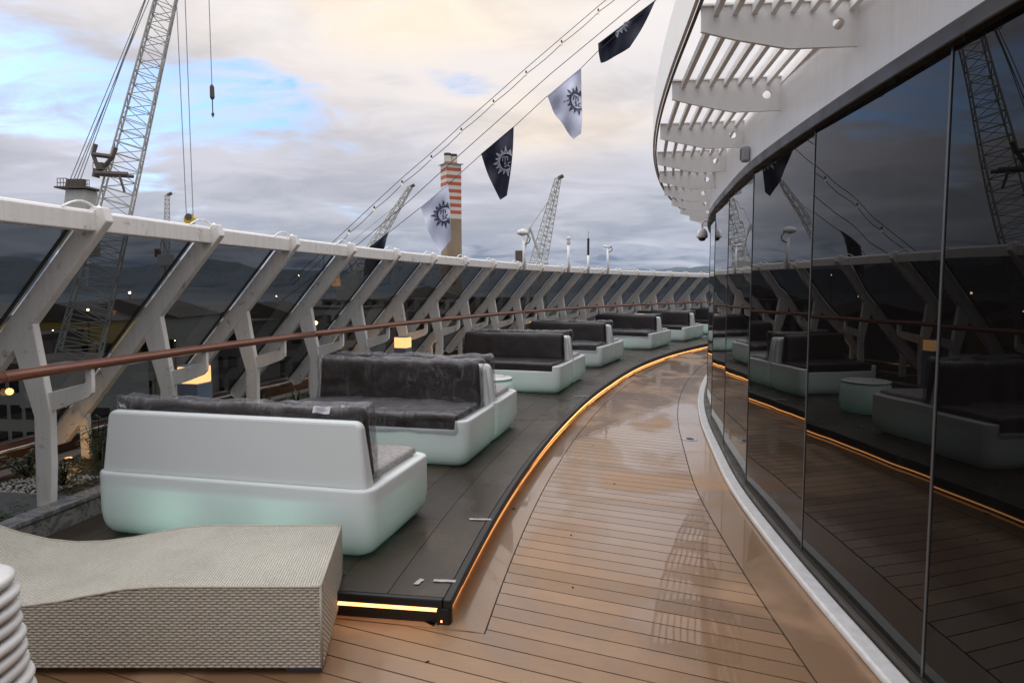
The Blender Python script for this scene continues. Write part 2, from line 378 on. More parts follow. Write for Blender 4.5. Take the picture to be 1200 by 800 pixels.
# ------------------------------------------------------------------ mesh helpers
def me_obj(name, me, parent=None, mat=None):
    o = bpy.data.objects.new(name, me); COL.objects.link(o)
    if parent is not None: o.parent = parent
    if mat is not None and not me.materials: me.materials.append(mat)
    return o
class MB:
    def __init__(s): s.v = []; s.f = []; s.uv = None
    def add(s, vs, fs):
        b = len(s.v); s.v += [tuple(x) for x in vs]; s.f += [tuple(i + b for i in f) for f in fs]
    def box(s, x0, x1, y0, y1, z0, z1):
        s.add([(x0, y0, z0), (x1, y0, z0), (x1, y1, z0), (x0, y1, z0), (x0, y0, z1), (x1, y0, z1), (x1, y1, z1), (x0, y1, z1)],
              [(0, 3, 2, 1), (4, 5, 6, 7), (0, 1, 5, 4), (1, 2, 6, 5), (2, 3, 7, 6), (3, 0, 4, 7)])
    def prism(s, poly, f0, f1):           # poly list of 2D points, f0/f1 map a point to 3D on each face
        n = len(poly); s.add([f0(p) for p in poly] + [f1(p) for p in poly],
            [tuple(range(n))[::-1], tuple(range(n, 2 * n))] + [(i, (i + 1) % n, n + (i + 1) % n, n + i) for i in range(n)])
    def tube(s, pts, r, n=8, caps=True, r1=None):
        pts = [Vector(p) for p in pts]; rings = []; m = len(pts)
        up = Vector((0, 0, 1)); prev = None
        for i, p in enumerate(pts):
            d_ = (pts[min(i + 1, m - 1)] - pts[max(i - 1, 0)]).normalized()
            a_ = d_.cross(up if abs(d_.z) < 0.95 else Vector((1, 0, 0))).normalized()
            if prev is not None and a_.dot(prev) < 0: a_ = -a_
            prev = a_; b_ = d_.cross(a_)
            rr = r if r1 is None else r + (r1 - r) * i / (m - 1)
            rings.append([p + (a_ * cos(2 * pi * k / n) + b_ * sin(2 * pi * k / n)) * rr for k in range(n)])
        vs = [q for rg in rings for q in rg]; fs = []
        for i in range(m - 1):
            for k in range(n):
                fs.append((i * n + k, i * n + (k + 1) % n, (i + 1) * n + (k + 1) % n, (i + 1) * n + k))
        if caps: fs += [tuple(range(n))[::-1], tuple(range((m - 1) * n, m * n))]
        s.add(vs, fs)
    def lathe(s, prof, c=(0, 0, 0), n=20):
        vs = []; fs = []
        for r, z in prof: vs += [(c[0] + r * cos(2 * pi * k / n), c[1] + r * sin(2 * pi * k / n), c[2] + z) for k in range(n)]
        for i in range(len(prof) - 1):
            for k in range(n): fs.append((i * n + k, i * n + (k + 1) % n, (i + 1) * n + (k + 1) % n, (i + 1) * n + k))
        fs += [tuple(range(n))[::-1], tuple(range((len(prof) - 1) * n, len(prof) * n))]
        s.add(vs, fs)
    def mesh(s, name, mat=None, smooth=False):
        me = bpy.data.meshes.new(name); me.from_pydata(s.v, [], s.f); me.validate()
        bm = bmesh.new(); bm.from_mesh(me); bmesh.ops.recalc_face_normals(bm, faces=bm.faces); bm.to_mesh(me); bm.free()
        if mat: me.materials.append(mat)
        if smooth: me.polygons.foreach_set('use_smooth', [True] * len(me.polygons))
        return me
    def build(s, name, mat, parent=None, smooth=False, bevel=0.0, seg=2, kind=None):
        o = me_obj(name, s.mesh(name, mat, smooth), parent)
        if bevel:
            b = o.modifiers.new('bevel', 'BEVEL'); b.width = bevel; b.segments = seg; b.limit_method = 'ANGLE'; b.angle_limit = math.radians(40)
            b.harden_normals = False
        if kind: o['kind'] = kind
        return o
def add_bevel(o, w, seg=2):
    b = o.modifiers.new('bevel', 'BEVEL'); b.width = w; b.segments = seg; b.limit_method = 'ANGLE'; b.angle_limit = math.radians(40)
def tag(o, label, cat, group=None):
    o['label'] = label; o['category'] = cat
    if group: o['group'] = group
    return o
def root(name, label, cat, loc=(0, 0, 0), rz=0.0, group=None):
    o = bpy.data.objects.new(name, None); COL.objects.link(o); o.location = loc; o.rotation_euler = (0, 0, rz)
    o.empty_display_size = 0.2
    return tag(o, label, cat, group)
def rbox(sx, sy, sz, r, n=6, amp=0.0, freq=4.0, seed=0, sag=0.0):
    """rounded soft box as vertex / face lists, centred on the origin"""
    mb = MB(); nx = max(2, int(sx / max(sx, sy, sz) * n * 3)); ny = max(3, int(n)); nz = max(3, int(n))
    def lin(L, k):
        # points along one axis with the corner radius finely cut
        a = [-L / 2, -L / 2 + r * 0.15, -L / 2 + r * 0.5, -L / 2 + r]
        b = [L / 2 - r, L / 2 - r * 0.5, L / 2 - r * 0.15, L / 2]
        m_ = [-L / 2 + r + (L - 2 * r) * (i + 1) / (k + 1) for i in range(k)]
        return a + m_ + b
    xs, ys, zs = lin(sx, nx), lin(sy, ny), lin(sz, nz); idx = {}
    def vert(x, y, z):
        key = (round(x, 5), round(y, 5), round(z, 5))
        if key not in idx:
            c = Vector((max(-sx / 2 + r, min(sx / 2 - r, x)), max(-sy / 2 + r, min(sy / 2 - r, y)), max(-sz / 2 + r, min(sz / 2 - r, z))))
            dd = Vector((x, y, z)) - c
            p = c + (dd.normalized() * r if dd.length > 1e-6 else dd)
            nn = dd.normalized() if dd.length > 1e-6 else Vector((0, 0, 1))
            if amp:
                q = Vector((x * freq + seed * 7.1, y * freq, z * freq))
                p = p + nn * amp * (noise.noise(q) + 0.5 * noise.noise(q * 2.7))
            if sag: p.z -= sag * (1 - (2 * x / sx) ** 2)
            idx[key] = len(mb.v); mb.v.append(tuple(p))
        return idx[key]
    for fixed in (0, 1):
        for i in range(len(xs) - 1):
            for j in range(len(ys) - 1):
                z = zs[-1] if fixed else zs[0]
                mb.f.append((vert(xs[i], ys[j], z), vert(xs[i + 1], ys[j], z), vert(xs[i + 1], ys[j + 1], z), vert(xs[i], ys[j + 1], z)))
            for j in range(len(zs) - 1):
                y = ys[-1] if fixed else ys[0]
                mb.f.append((vert(xs[i], y, zs[j]), vert(xs[i + 1], y, zs[j]), vert(xs[i + 1], y, zs[j + 1]), vert(xs[i], y, zs[j + 1])))
        for i in range(len(ys) - 1):
            for j in range(len(zs) - 1):
                x = xs[-1] if fixed else xs[0]
                mb.f.append((vert(x, ys[i], zs[j]), vert(x, ys[i + 1], zs[j]), vert(x, ys[i + 1], zs[j + 1]), vert(x, ys[i], zs[j + 1])))
    return mb

# ------------------------------------------------------------------ plan geometry
# The port side of the deck is a circular arc; s runs along the windscreen top, b is the offset inboard.
RAD = 1 / 0.0256; H0 = 0.1671
CX = -2.662 + RAD * cos(H0); CY = 4.4548 - RAD * sin(H0)
def hd(s): return H0 + s / RAD
def P(s, b, z=0.0):
    h = hd(s); r = RAD - b
    return Vector((CX - r * cos(h), CY + r * sin(h), z))
def inv(x, y):
    dx, dy = CX - x, y - CY
    return ((math.atan2(dy, dx) - H0) * RAD, RAD - math.hypot(dx, dy))
def at(u, v, Yd):                     # a far point given by its bearing and its real distance
    c_, s_ = cos(PITCH), sin(PITCH); xx = (u - 600) / 800; zz_ = (400 - v) / 800
    dy = c_ + zz_ * s_; dz = -s_ + zz_ * c_
    return Vector((xx * Yd / dy, Yd, H + dz * Yd / dy))
EDT = [(-9, 2.505), (-0.8, 2.505), (1, 2.48), (3, 2.455), (5, 2.42), (8.4, 2.31), (11.4, 2.15), (14.3, 2.05), (17, 2.03), (60, 2.03)]
def EF(s):                            # platform edge offset along the deck
    for (a, p), (b, q) in zip(EDT, EDT[1:]):
        if a <= s <= b: return p + (q - p) * (s - a) / (b - a)
    return EDT[-1][1]
SF = -0.775              # front end of the platform
S_END = 34.0
# superstructure wall polyline (facets)
W = [(1.50, -9.0), (1.53, -7.5), (1.55, -6.0), (1.57, -4.5), (1.585, -3.0), (1.60, -1.5), (1.635, 0.0), (1.665, 1.33), (1.712, 2.73), (1.80, 4.13), (1.955, 5.60), (2.21, 7.03), (2.49, 8.44), (2.84, 9.86)]
hh_ = math.radians(16.5)
while W[-1][1] < 30:
    W.append((W[-1][0] + 1.46 * sin(hh_), W[-1][1] + 1.46 * cos(hh_))); hh_ += math.radians(2.3)
def wall_at(y):
    for (x0, y0), (x1, y1) in zip(W, W[1:]):
        if y0 <= y <= y1: return x0 + (x1 - x0) * (y - y0) / (y1 - y0)
    return W[0][0] if y < W[0][1] else W[-1][0]
def smooth_path(pts, n=8):
    out = []
    for i in range(len(pts) - 1):
        p0 = Vector(pts[max(i - 1, 0)]); p1 = Vector(pts[i]); p2 = Vector(pts[i + 1]); p3 = Vector(pts[min(i + 2, len(pts) - 1)])
        for k in range(n):
            t = k / n
            out.append(0.5 * ((2 * p1) + (-p0 + p2) * t + (2 * p0 - 5 * p1 + 4 * p2 - p3) * t * t + (-p0 + 3 * p1 - 3 * p2 + p3) * t ** 3))
    out.append(Vector(pts[-1])); return out
WS = smooth_path(W, 6)
def off(path, k):                     # offset a 2D polyline to its left (towards the walkway) by k
    r = []
    for i, p in enumerate(path):
        t = (path[min(i + 1, len(path) - 1)] - path[max(i - 1, 0)]).normalized()
        r.append(Vector((p.x - t.y * k, p.y + t.x * k)))
    return r
def strip(path_a, path_b, za, zb, mb):
    n = len(path_a); mb.add([(p.x, p.y, za) for p in path_a] + [(p.x, p.y, zb) for p in path_b], [(i, i + 1, n + i + 1, n + i) for i in range(n - 1)])
def bar(pin, pout, z0, z1, mb):       # solid rectangular bar between two offset paths
    n = len(pin); vs = []
    for q, z in ((pin, z0), (pout, z0), (pout, z1), (pin, z1)): vs += [(p.x, p.y, z) for p in q]
    fs = []
    for i in range(n - 1):
        for k in range(4):
            a, b = k * n, ((k + 1) % 4) * n; fs.append((a + i, a + i + 1, b + i + 1, b + i))
    fs += [(0, n, 2 * n, 3 * n), (n - 1, 2 * n - 1, 3 * n - 1, 4 * n - 1)]
    mb.add(vs, fs)

# ------------------------------------------------------------------ SETTING: water, quay, hills, hull
ZW, ZQ = -28.0, -25.0
mb = MB(); mb.add([(-15000, -4000, ZW), (15000, -4000, ZW), (15000, 20000, ZW), (-15000, 20000, ZW)], [(0, 1, 2, 3)])
mb.build('water', water, kind='structure')
mb = MB()
mb.prism([(-900, 45), (-28, 45), (-22, 190), (60, 420), (60, 1300), (-900, 1300)], lambda p: (p[0], p[1], ZW - 2), lambda p: (p[0], p[1], ZQ))
mb.build('quay', quaym, kind='structure')
mb = MB(); NA, NR = 200, 7
for j in range(NR):
    for i in range(NA + 1):
        a_ = math.radians(-75 + 150 * i / NA); r_ = 4300 + j * 650
        q = Vector((a_ * 7.0, j * 0.35, 2.2)); hgt = (noise.noise(q) * 0.5 + noise.noise(q * 2.3) * 0.26 + noise.noise(q * 6) * 0.1 + 0.66) * 290
        hgt *= (1.15 if a_ < -0.1 else 1.0)
        hgt = max(hgt, 205 + 25 * noise.noise(q * 3))
        mb.v.append((r_ * sin(a_), r_ * cos(a_), ZW - 3 + hgt * sin(pi * (j / (NR - 1)) * 0.62)))
for j in range(NR - 1):
    for i in range(NA): k = j * (NA + 1) + i; mb.f.append((k, k + 1, k + NA + 2, k + NA + 1))
mb.build('hills', hillm, smooth=True, kind='structure')

# ship's side and deck slab under everything
mb = MB(); n = 60
out_ = [P(-6 + i * 42 / n, -1.78) for i in range(n + 1)]
strip(out_, out_, 0.30, ZW - 1, mb)
inn_ = [P(-6 + i * 42 / n, -1.70) for i in range(n + 1)]
strip(out_, inn_, 0.30, 0.301, mb)
mb.build('hull_side', hullm, kind='structure')

# caulked deck bed (dark), seen only in the joints
deck = bpy.data.objects.new('deck', None); COL.objects.link(deck); deck['kind'] = 'structure'
mb = MB()
lo = [Vector((p.x, p.y)) for p in (P(-6 + i * 42 / n, -1.7) for i in range(n + 1))]
ro = [Vector((wall_at(p.y) + 0.6, p.y)) if p.y > -1.5 else Vector((2.1, p.y)) for p in lo]
strip(lo, ro, -0.010, -0.010, mb)
mb.build('caulking_bed', caulk, deck)
mb = MB(); mb.add([(-6, -3, -0.012), (3, -3, -0.012), (3, 4.0, -0.012), (-6, 4.0, -0.012)], [(0, 1, 2, 3)])
mb.build('caulking_bed', caulk, deck)

# margin polylines
LOF = lambda s: EF(s) + 0.180
CORN = Vector(P(SF - 0.055, EF(SF) + 0.180).xy)
FRONT_L = [Vector((-5.2, 4.14)), Vector((-0.83, 3.385)), CORN.copy()]
marg = FRONT_L + [Vector(P(SF + 0.02 + 0.3 * i, LOF(SF + 0.02 + 0.3 * i)).xy) for i in range(int((S_END - SF) / 0.3))]
wallpath = [Vector((p.x, p.y)) for p in WS]
r_marg = off(wallpath, 0.40)
kerb_o = off(wallpath, 0.115)
# remove knotting on the far part
def isect(p, dv, path):
    best = None
    for a_, b_ in zip(path, path[1:]):
        e = b_ - a_; den = dv.x * e.y - dv.y * e.x
        if abs(den) < 1e-9: continue
        w_ = a_ - p; t = (w_.x * e.y - w_.y * e.x) / den; u = (w_.x * dv.y - w_.y * dv.x) / den
        if -1e-6 <= u <= 1 + 1e-6 and (best is None or abs(t) < abs(best[0])): best = (t, p + dv * t)
    return best[1] if best else None
# planks: straight boards laid askew across the walkway, 14 cm pitch
rows = []
def marg_pt(y):
    for p, q in zip(marg[2:], marg[3:]):
        if p.y <= y <= q.y: return p + (q - p) * ((y - p.y) / (q.y - p.y))
    return Vector((-0.135, y))
y_row = -0.30
while y_row < 24.5 and len(rows) < 262:
    pt = marg_pt(y_row)
    ang = math.radians(23.5)
    if y_row > 6: ang += min(0.45, (hd(inv(pt.x, pt.y)[0]) - hd(inv(0.17, 6)[0])))
    dv = Vector((cos(ang), -sin(ang)))
    Rp = isect(pt, dv, r_marg)
    Lp = pt if y_row >= CORN.y else (isect(pt, dv, marg[:3]) or pt - dv * 4.5)
    if Rp is not None:
        if Lp.x < -4.6: Lp = pt - dv * 4.5
        rows.append((Lp, Rp, dv))
    y_row += 0.138 if y_row < 16 else 0.2
CORNER = CORN.copy()
for (L0, R0, d0), (L1, R1, d1) in zip(rows, rows[1:]):
    if (R0 - L0).dot(d0) < 0.2: continue
    g = 0.0040
    nrm = Vector((d0.y, -d0.x)) * -1
    poly = [L0 + nrm * g + d0 * g, R0 + nrm * g - d0 * g, R1 - nrm * g - d0 * g, L1 - nrm * g + d0 * g]
    if L0.x < CORNER.x - 0.02 and L1.y > CORNER.y and L1.x > CORNER.x - 0.01: poly.append(CORNER.copy() + Vector((g, -g)))
    o3 = poly[0]
    mb = MB(); mb.prism([p - o3 for p in poly], lambda p: (p.x, p.y, -0.008), lambda p: (p.x, p.y, 0.0))
    o = mb.build('plank', teak, deck); o.location = (o3.x, o3.y, 0)
# margin boards beside the platform and along the wall
def seg_boards(pa, pb, name, mat, parent, z0, z1, step, gap=0.003):
    for i in range(0, len(pa) - 1, step):
        a_ = pa[i:i + step + 1]; b_ = pb[i:i + step + 1]
        if len(a_) < 2: continue
        mb = MB(); bar(a_, b_, z0, z1, mb); mb.build(name, mat, parent)
fe = [Vector(P(SF - 0.02, EF(SF) - 0.085).xy)] + [Vector(P(SF + 0.02 + 0.3 * i, EF(SF + 0.02 + 0.3 * i) - 0.085).xy) for i in range(int((S_END - SF) / 0.3))]
fm = [CORNER + Vector((-0.004, 0.002))] + [Vector(P(SF + 0.02 + 0.3 * i, LOF(SF + 0.02 + 0.3 * i) - 0.004).xy) for i in range(int((S_END - SF) / 0.3))]
seg_boards(fm, fe, 'margin_board', teak, deck, -0.008, 0.0, 9)
mb = MB()
q0 = [Vector((-5.2, 4.15)), Vector((-0.83, 3.393)), CORN + Vector((-0.002, 0.006))]
q1 = [Vector((-5.15, 4.5)), Vector((-0.72, 3.62)), Vector(P(SF - 0.02, EF(SF) - 0.088).xy) + Vector((-0.003, 0.003))]
bar(q0, q1, -0.008, 0.0, mb); mb.build('margin_board', teak, deck)
rm = off(wallpath, 0.394); rk = off(wallpath, 0.05)
seg_boards(rm, rk, 'margin_board', teak, deck, -0.008, 0.0, 12)
# puddles of water standing on the planks
def disc_poly(c, rx, ry, n, rot, rough, seed):
    r = []
    for k in range(n):
        a_ = 2 * pi * k / n; q = 1 + rough * noise.noise(Vector((cos(a_) * 1.7 + seed, sin(a_) * 1.7, seed * 1.3)))
        x_, y_ = rx * q * cos(a_), ry * q * sin(a_)
        r.append((c[0] + x_ * cos(rot) - y_ * sin(rot), c[1] + x_ * sin(rot) + y_ * cos(rot)))
    return r

# ------------------------------------------------------------------ raised platform with dark boards
plat = bpy.data.objects.new('seating_platform', None); COL.objects.link(plat); plat['kind'] = 'structure'
ZP = 0.13
ns = 120
ss = [SF + 0.03 + (S_END - SF) * i / ns for i in range(ns + 1)]
mb = MB(); bar([Vector(P(s, -0.40).xy) for s in ss], [Vector(P(s, EF(s) - 0.078).xy) for s in ss], -0.004, 0.112, mb)
mb.build('platform_base', rubber, plat)
rows_b = [-0.045 - 0.30 * k for k in range(10)]
NB = 0
for k in range(9):
    b1, b0 = rows_b[k] - 0.002, rows_b[k + 1] + 0.002
    s = SF + 0.035 - (k % 2) * 0.9
    while s < 27:
        e = s + 2.1
        a0 = max(s, SF + 0.035)
        if e - a0 > 0.1:
            m_ = 4; sl = [a0 + 0.002 + (e - 0.004 - a0) * i / m_ for i in range(m_ + 1)]
            c0 = P(a0, EF(a0) + b0)
            mb = MB(); bar([Vector((P(q, EF(q) + b0) - c0).xy) for q in sl], [Vector((P(q, EF(q) + b1) - c0).xy) for q in sl], 0.112, ZP, mb)
            o = mb.build('deck_board', platm, plat); o.location = (c0.x, c0.y, 0)
        s = e
# nosing and led
sl = [SF + (S_END - SF) * i / 110 for i in range(111)]
mb = MB(); bar([Vector(P(s, EF(s) - 0.044).xy) for s in sl], [Vector(P(s, EF(s)).xy) for s in sl], 0.085, ZP + 0.004, mb)
mb.build('edge_nosing', rubber, plat, bevel=0.008)
mb = MB(); bar([Vector(P(s, EF(s) - 0.075).xy) for s in sl[1:]], [Vector(P(s, EF(s) - 0.004).xy) for s in sl[1:]], 0.078, 0.0845, mb)
mb.build('edge_lip', rubber, plat)
mb = MB(); bar([Vector(P(SF + 0.03, b).xy) for b in (EF(SF) - 0.046, 1.2, -0.4)], [Vector(P(SF - 0.002, b).xy) for b in (EF(SF) - 0.046, 1.2, -0.4)], 0.085, ZP + 0.004, mb)
mb.build('edge_nosing', rubber, plat, bevel=0.008)
for i in range(0, 110, 10):
    q = sl[i:i + 11]
    mb = MB(); bar([Vector(P(s, EF(s) - 0.056).xy) for s in q], [Vector(P(s, EF(s) - 0.048).xy) for s in q], 0.014, 0.024, mb)
    mb.build('led_strip', led, plat)
    mb = MB(); bar([Vector(P(s, EF(s) - 0.077).xy) for s in q], [Vector(P(s, EF(s) - 0.058).xy) for s in q], 0.0, 0.0775, mb)
    mb.build('riser', rubber, plat)
mb = MB(); bar([Vector(P(SF + 0.028, b).xy) for b in (EF(SF) - 0.05, 1.2, -0.4)], [Vector(P(SF + 0.008, b).xy) for b in (EF(SF) - 0.05, 1.2, -0.4)], 0.064, 0.076, mb)
mb.build('led_strip', led, plat)
mb = MB(); bar([Vector(P(SF + 0.06, b).xy) for b in (EF(SF) - 0.05, 1.2, -0.4)], [Vector(P(SF + 0.024, b).xy) for b in (EF(SF) - 0.05, 1.2, -0.4)], 0.0, 0.062, mb)
mb.build('riser', rubber, plat)
e_ = EF(SF)
mb = MB(); mb.prism([P(SF + 0.003, e_ - 0.075), P(SF + 0.003, e_ - 0.012), P(SF + 0.016, e_ - 0.005), P(SF + 0.055, e_ - 0.005), P(SF + 0.055, e_ - 0.075)], lambda p: (p.x, p.y, 0.0), lambda p: (p.x, p.y, 0.0855))
mb.build('corner_cap', rubber, plat, bevel=0.004)

# ------------------------------------------------------------------ planter along the screen
pl = root('planter', 'long marble edged planter running below the slanted glass windscreen', 'planter', P(0, -0.4))
pl0 = Vector(P(0, -0.4))
def plbar(b0, b1, z0, z1, s0, s1, name, mat, bev=0.0, m_=4):
    q = [s0 + (s1 - s0) * i / m_ for i in range(m_ + 1)]
    mb = MB(); bar([Vector((P(s, b0) - pl0).xy) for s in q], [Vector((P(s, b1) - pl0).xy) for s in q], z0, z1, mb)
    return mb.build(name, mat, pl, bevel=bev)
plbar(-1.66, -0.36, 0.0, 0.20, -6, 34, 'soil_bed', soil, m_=60)
s = -4.6
while s < 27:
    plbar(-0.375, -0.235, 0.255, 0.285, s + 0.003, s + 1.197, 'coping_stone', marble, 0.004)
    plbar(-0.365, -0.245, 0.0, 0.253, s + 0.002, s + 1.198, 'wall_panel', marble)
    plbar(-1.64, -1.46, 0.201, 0.225, s + 0.003, s + 1.197, 'ledge_stone', stone, 0.004)
    s += 1.2

# ------------------------------------------------------------------ windscreen: frames, panes, rails
scr = root('windscreen', 'long slanted windscreen of dark glass panes between white raked frames on the port side', 'windscreen', P(0, 0))
def rp(pts): return pts
# one frame in local coords: x inboard, z up
fmb = MB(); T = 0.034
bx0, bz0, bx1, bz1 = 0.02, 2.175, -1.62, 0.34
dl = math.hypot(bx1 - bx0, bz1 - bz0); tx, tz = (bx1 - bx0) / dl, (bz1 - bz0) / dl; nx_, nz_ = tz, -tx
wv = 0.078
def bp(t, k): return (bx0 + tx * dl * t + nx_ * k, bz0 + tz * dl * t + nz_ * k)
beam = [bp(0.0, wv * 0.85), bp(-0.02, 0), bp(0.0, -wv), bp(0.97, -wv), bp(1.0, -wv * 0.5), bp(1.0, wv * 0.6), bp(0.985, wv)]
fmb.prism(beam, lambda p: (p[0], -T, p[1]), lambda p: (p[0], T, p[1]))
frame_me = {'beam': fmb.mesh('beam', frame_paint)}
fmb = MB()
leg = [(-0.52, 1.50), (-0.415, 0.86), (-0.425, 0.50), (-0.45, 0.20), (-0.565, 0.20), (-0.555, 0.50), (-0.545, 0.84), (-0.69, 1.33)]
fmb.prism(leg, lambda p: (p[0], -T * 0.8, p[1]), lambda p: (p[0], T * 0.8, p[1]))
frame_me['leg'] = fmb.mesh('leg', frame_paint)
fmb = MB()
arm = [(-0.445, 1.00), (-0.44, 0.87), (-0.30, 0.915), (-0.14, 0.975), (-0.105, 1.01), (-0.10, 1.05), (-0.10, 1.165), (-0.15, 1.165), (-0.152, 1.085), (-0.165, 1.07)]
fmb.prism(arm, lambda p: (p[0], -T * 0.45, p[1]), lambda p: (p[0], T * 0.45, p[1]))
frame_me['handrail_arm'] = fmb.mesh('handrail_arm', frame_paint)
fmb = MB(); fmb.box(-1.37, -1.28, -T * 0.6, T * 0.6, 0.20, 0.72)
frame_me['outer_post'] = fmb.mesh('outer_post', frame_paint)
fmb = MB(); fmb.box(-0.60, -0.42, -0.09, 0.09, 0.20, 0.215)
frame_me['foot_plate'] = fmb.mesh('foot_plate', frame_paint)
fmb = MB()                                                    # lug, bolt and bent hose guard on top
fmb.tube([(-0.03, -0.05, 2.155), (0.0, 0.0, 2.215), (0.02, 0.05, 2.155)], 0.017, 8)
fmb.lathe([(0.018, 0), (0.018, 0.012), (0.0, 0.014)], (0.0, -0.02, 2.190), 10)
frame_me['top_lug'] = fmb.mesh('top_lug', white_paint, True)
fmb = MB()
arc = [(-0.02, 0.05 - 0.34 * k / 8, 2.180 + 0.062 * sin(pi * k / 8)) for k in range(9)]
fmb.tube(arc, 0.007, 6)
frame_me['drain_hose'] = fmb.mesh('drain_hose', white_paint, True)
fmb = MB(); fmb.tube([(-0.09, -T - 0.006, 2.10), (-0.09, T + 0.006, 2.10)], 0.013, 8)
frame_me['bolt'] = fmb.mesh('bolt', steel)
FR0, FR1 = -3, 25
PITCHS = 1.2144
NB = lambda i: i * PITCHS
scr_inv = Matrix.Translation(-Vector(P(0, 0)))
pw = Vector(P(0, 0))
for i in range(FR0, FR1 + 1):
    s = NB(i); h = hd(s)
    for nm, me in frame_me.items():
        if nm == 'top_lug' and i > 17: continue
        o = me_obj(nm, me, scr); o.location = P(s, 0) - pw; o.rotation_euler = (0, 0, -h)
        if nm in ('beam', 'leg', 'handrail_arm', 'outer_post'): add_bevel(o, 0.008 if nm != 'handrail_arm' else 0.005, 2)
for i in range(FR0, FR1):
    s0, s1 = NB(i), NB(i + 1)
    # pane hangs on the outboard face of the beams
    def gp(s, t, k=0.0):
        q = bp(t, wv + 0.012 + k); v = P(s, q[0]) - pw; return (v.x, v.y, q[1])
    mb = MB(); t0, t1 = 0.045, 0.985
    a_, b_ = s0 + 0.012, s1 - 0.012
    vs = [gp(a_, t0), gp(b_, t0), gp(b_, t1), gp(a_, t1), gp(a_, t0, 0.012), gp(b_, t0, 0.012), gp(b_, t1, 0.012), gp(a_, t1, 0.012)]
    mb.add(vs[:4], [(0, 1, 2, 3)]); mb.build('glass_pane', screen_glass, scr)
    mb = MB()                                                  # black gasket on both long sides
    for qa, qb in ((s0 + 0.046, s0 + 0.060), (s1 - 0.074, s1 - 0.046)):
        vs = [gp(qa, t0, -0.010), gp(qb, t0, -0.010), gp(qb, t1, -0.010), gp(qa, t1, -0.010), gp(qa, t0, -0.002), gp(qb, t0, -0.002), gp(qb, t1, -0.002), gp(qa, t1, -0.002)]
        mb.add(vs, [(0, 1, 2, 3), (4, 7, 6, 5), (0, 4, 5, 1), (1, 5, 6, 2), (2, 6, 7, 3), (3, 7, 4, 0)])
    mb.build('gasket', rubber, scr)
    q = [s0 + (s1 - s0) * k / 3 for k in range(4)]
    mb = MB(); bar([Vector((P(k, -0.095) - pw).xy) for k in q], [Vector((P(k, 0.0) - pw).xy) for k in q], 2.060, 2.180, mb)
    mb.build('top_beam', frame_paint, scr, bevel=0.008)
    mb = MB(); mb.tube([P(k, -0.045) - pw + Vector((0, 0, 2.184)) for k in q], 0.014, 8, False)
    mb.build('cap_tube', white_paint, scr, smooth=True)
    mb = MB(); bar([Vector((P(k, -1.70) - pw).xy) for k in q], [Vector((P(k, -1.655) - pw).xy) for k in q], 0.345, 0.372, mb)
    mb.build('glass_channel', steel, scr, bevel=0.005)
    mb = MB(); bar([Vector((P(k, -1.70) - pw).xy) for k in q], [Vector((P(k, -1.668) - pw).xy) for k in q], 0.19, 0.345, mb)
    mb.build('skirting_board', brown_board, scr)
    mb = MB(); bar([Vector((P(k, -1.725) - pw).xy) for k in q], [Vector((P(k, -1.702) - pw).xy) for k in q], 0.30, 0.43, mb)
    mb.build('backing_board', brown_board, scr)

# handrail lengths with brass-coloured joints
hr = root('handrail', 'varnished brown wooden handrail running the whole length of the windscreen', 'handrail', P(0, -0.125, 1.195))
hw = Vector(P(0, -0.125, 1.195))
s = -4.3
while s < 28:
    q = [s + 0.001 + 3.64 * k / 8 for k in range(9)]
    ring = []; mb = MB(); nn_ = 14
    for k, sk in enumerate(q):
        h = hd(sk); c = P(sk, -0.125, 1.195) - hw
        for j in range(nn_):
            a_ = 2 * pi * j / nn_; ring.append((c.x + 0.046 * cos(a_) * cos(h), c.y - 0.046 * cos(a_) * sin(h), c.z + 0.033 * sin(a_)))
    fs = [(k * nn_ + j, k * nn_ + (j + 1) % nn_, (k + 1) * nn_ + (j + 1) % nn_, (k + 1) * nn_ + j) for k in range(8) for j in range(nn_)]
    mb.add(ring, fs + [tuple(range(nn_)), tuple(range(8 * nn_, 9 * nn_))]); mb.build('rail_length', rail_wood, hr, smooth=False)
    s += 3.644
for o in hr.children:
    o.data.polygons.foreach_set('use_smooth', [len(p.vertices) == 4 for p in o.data.polygons])

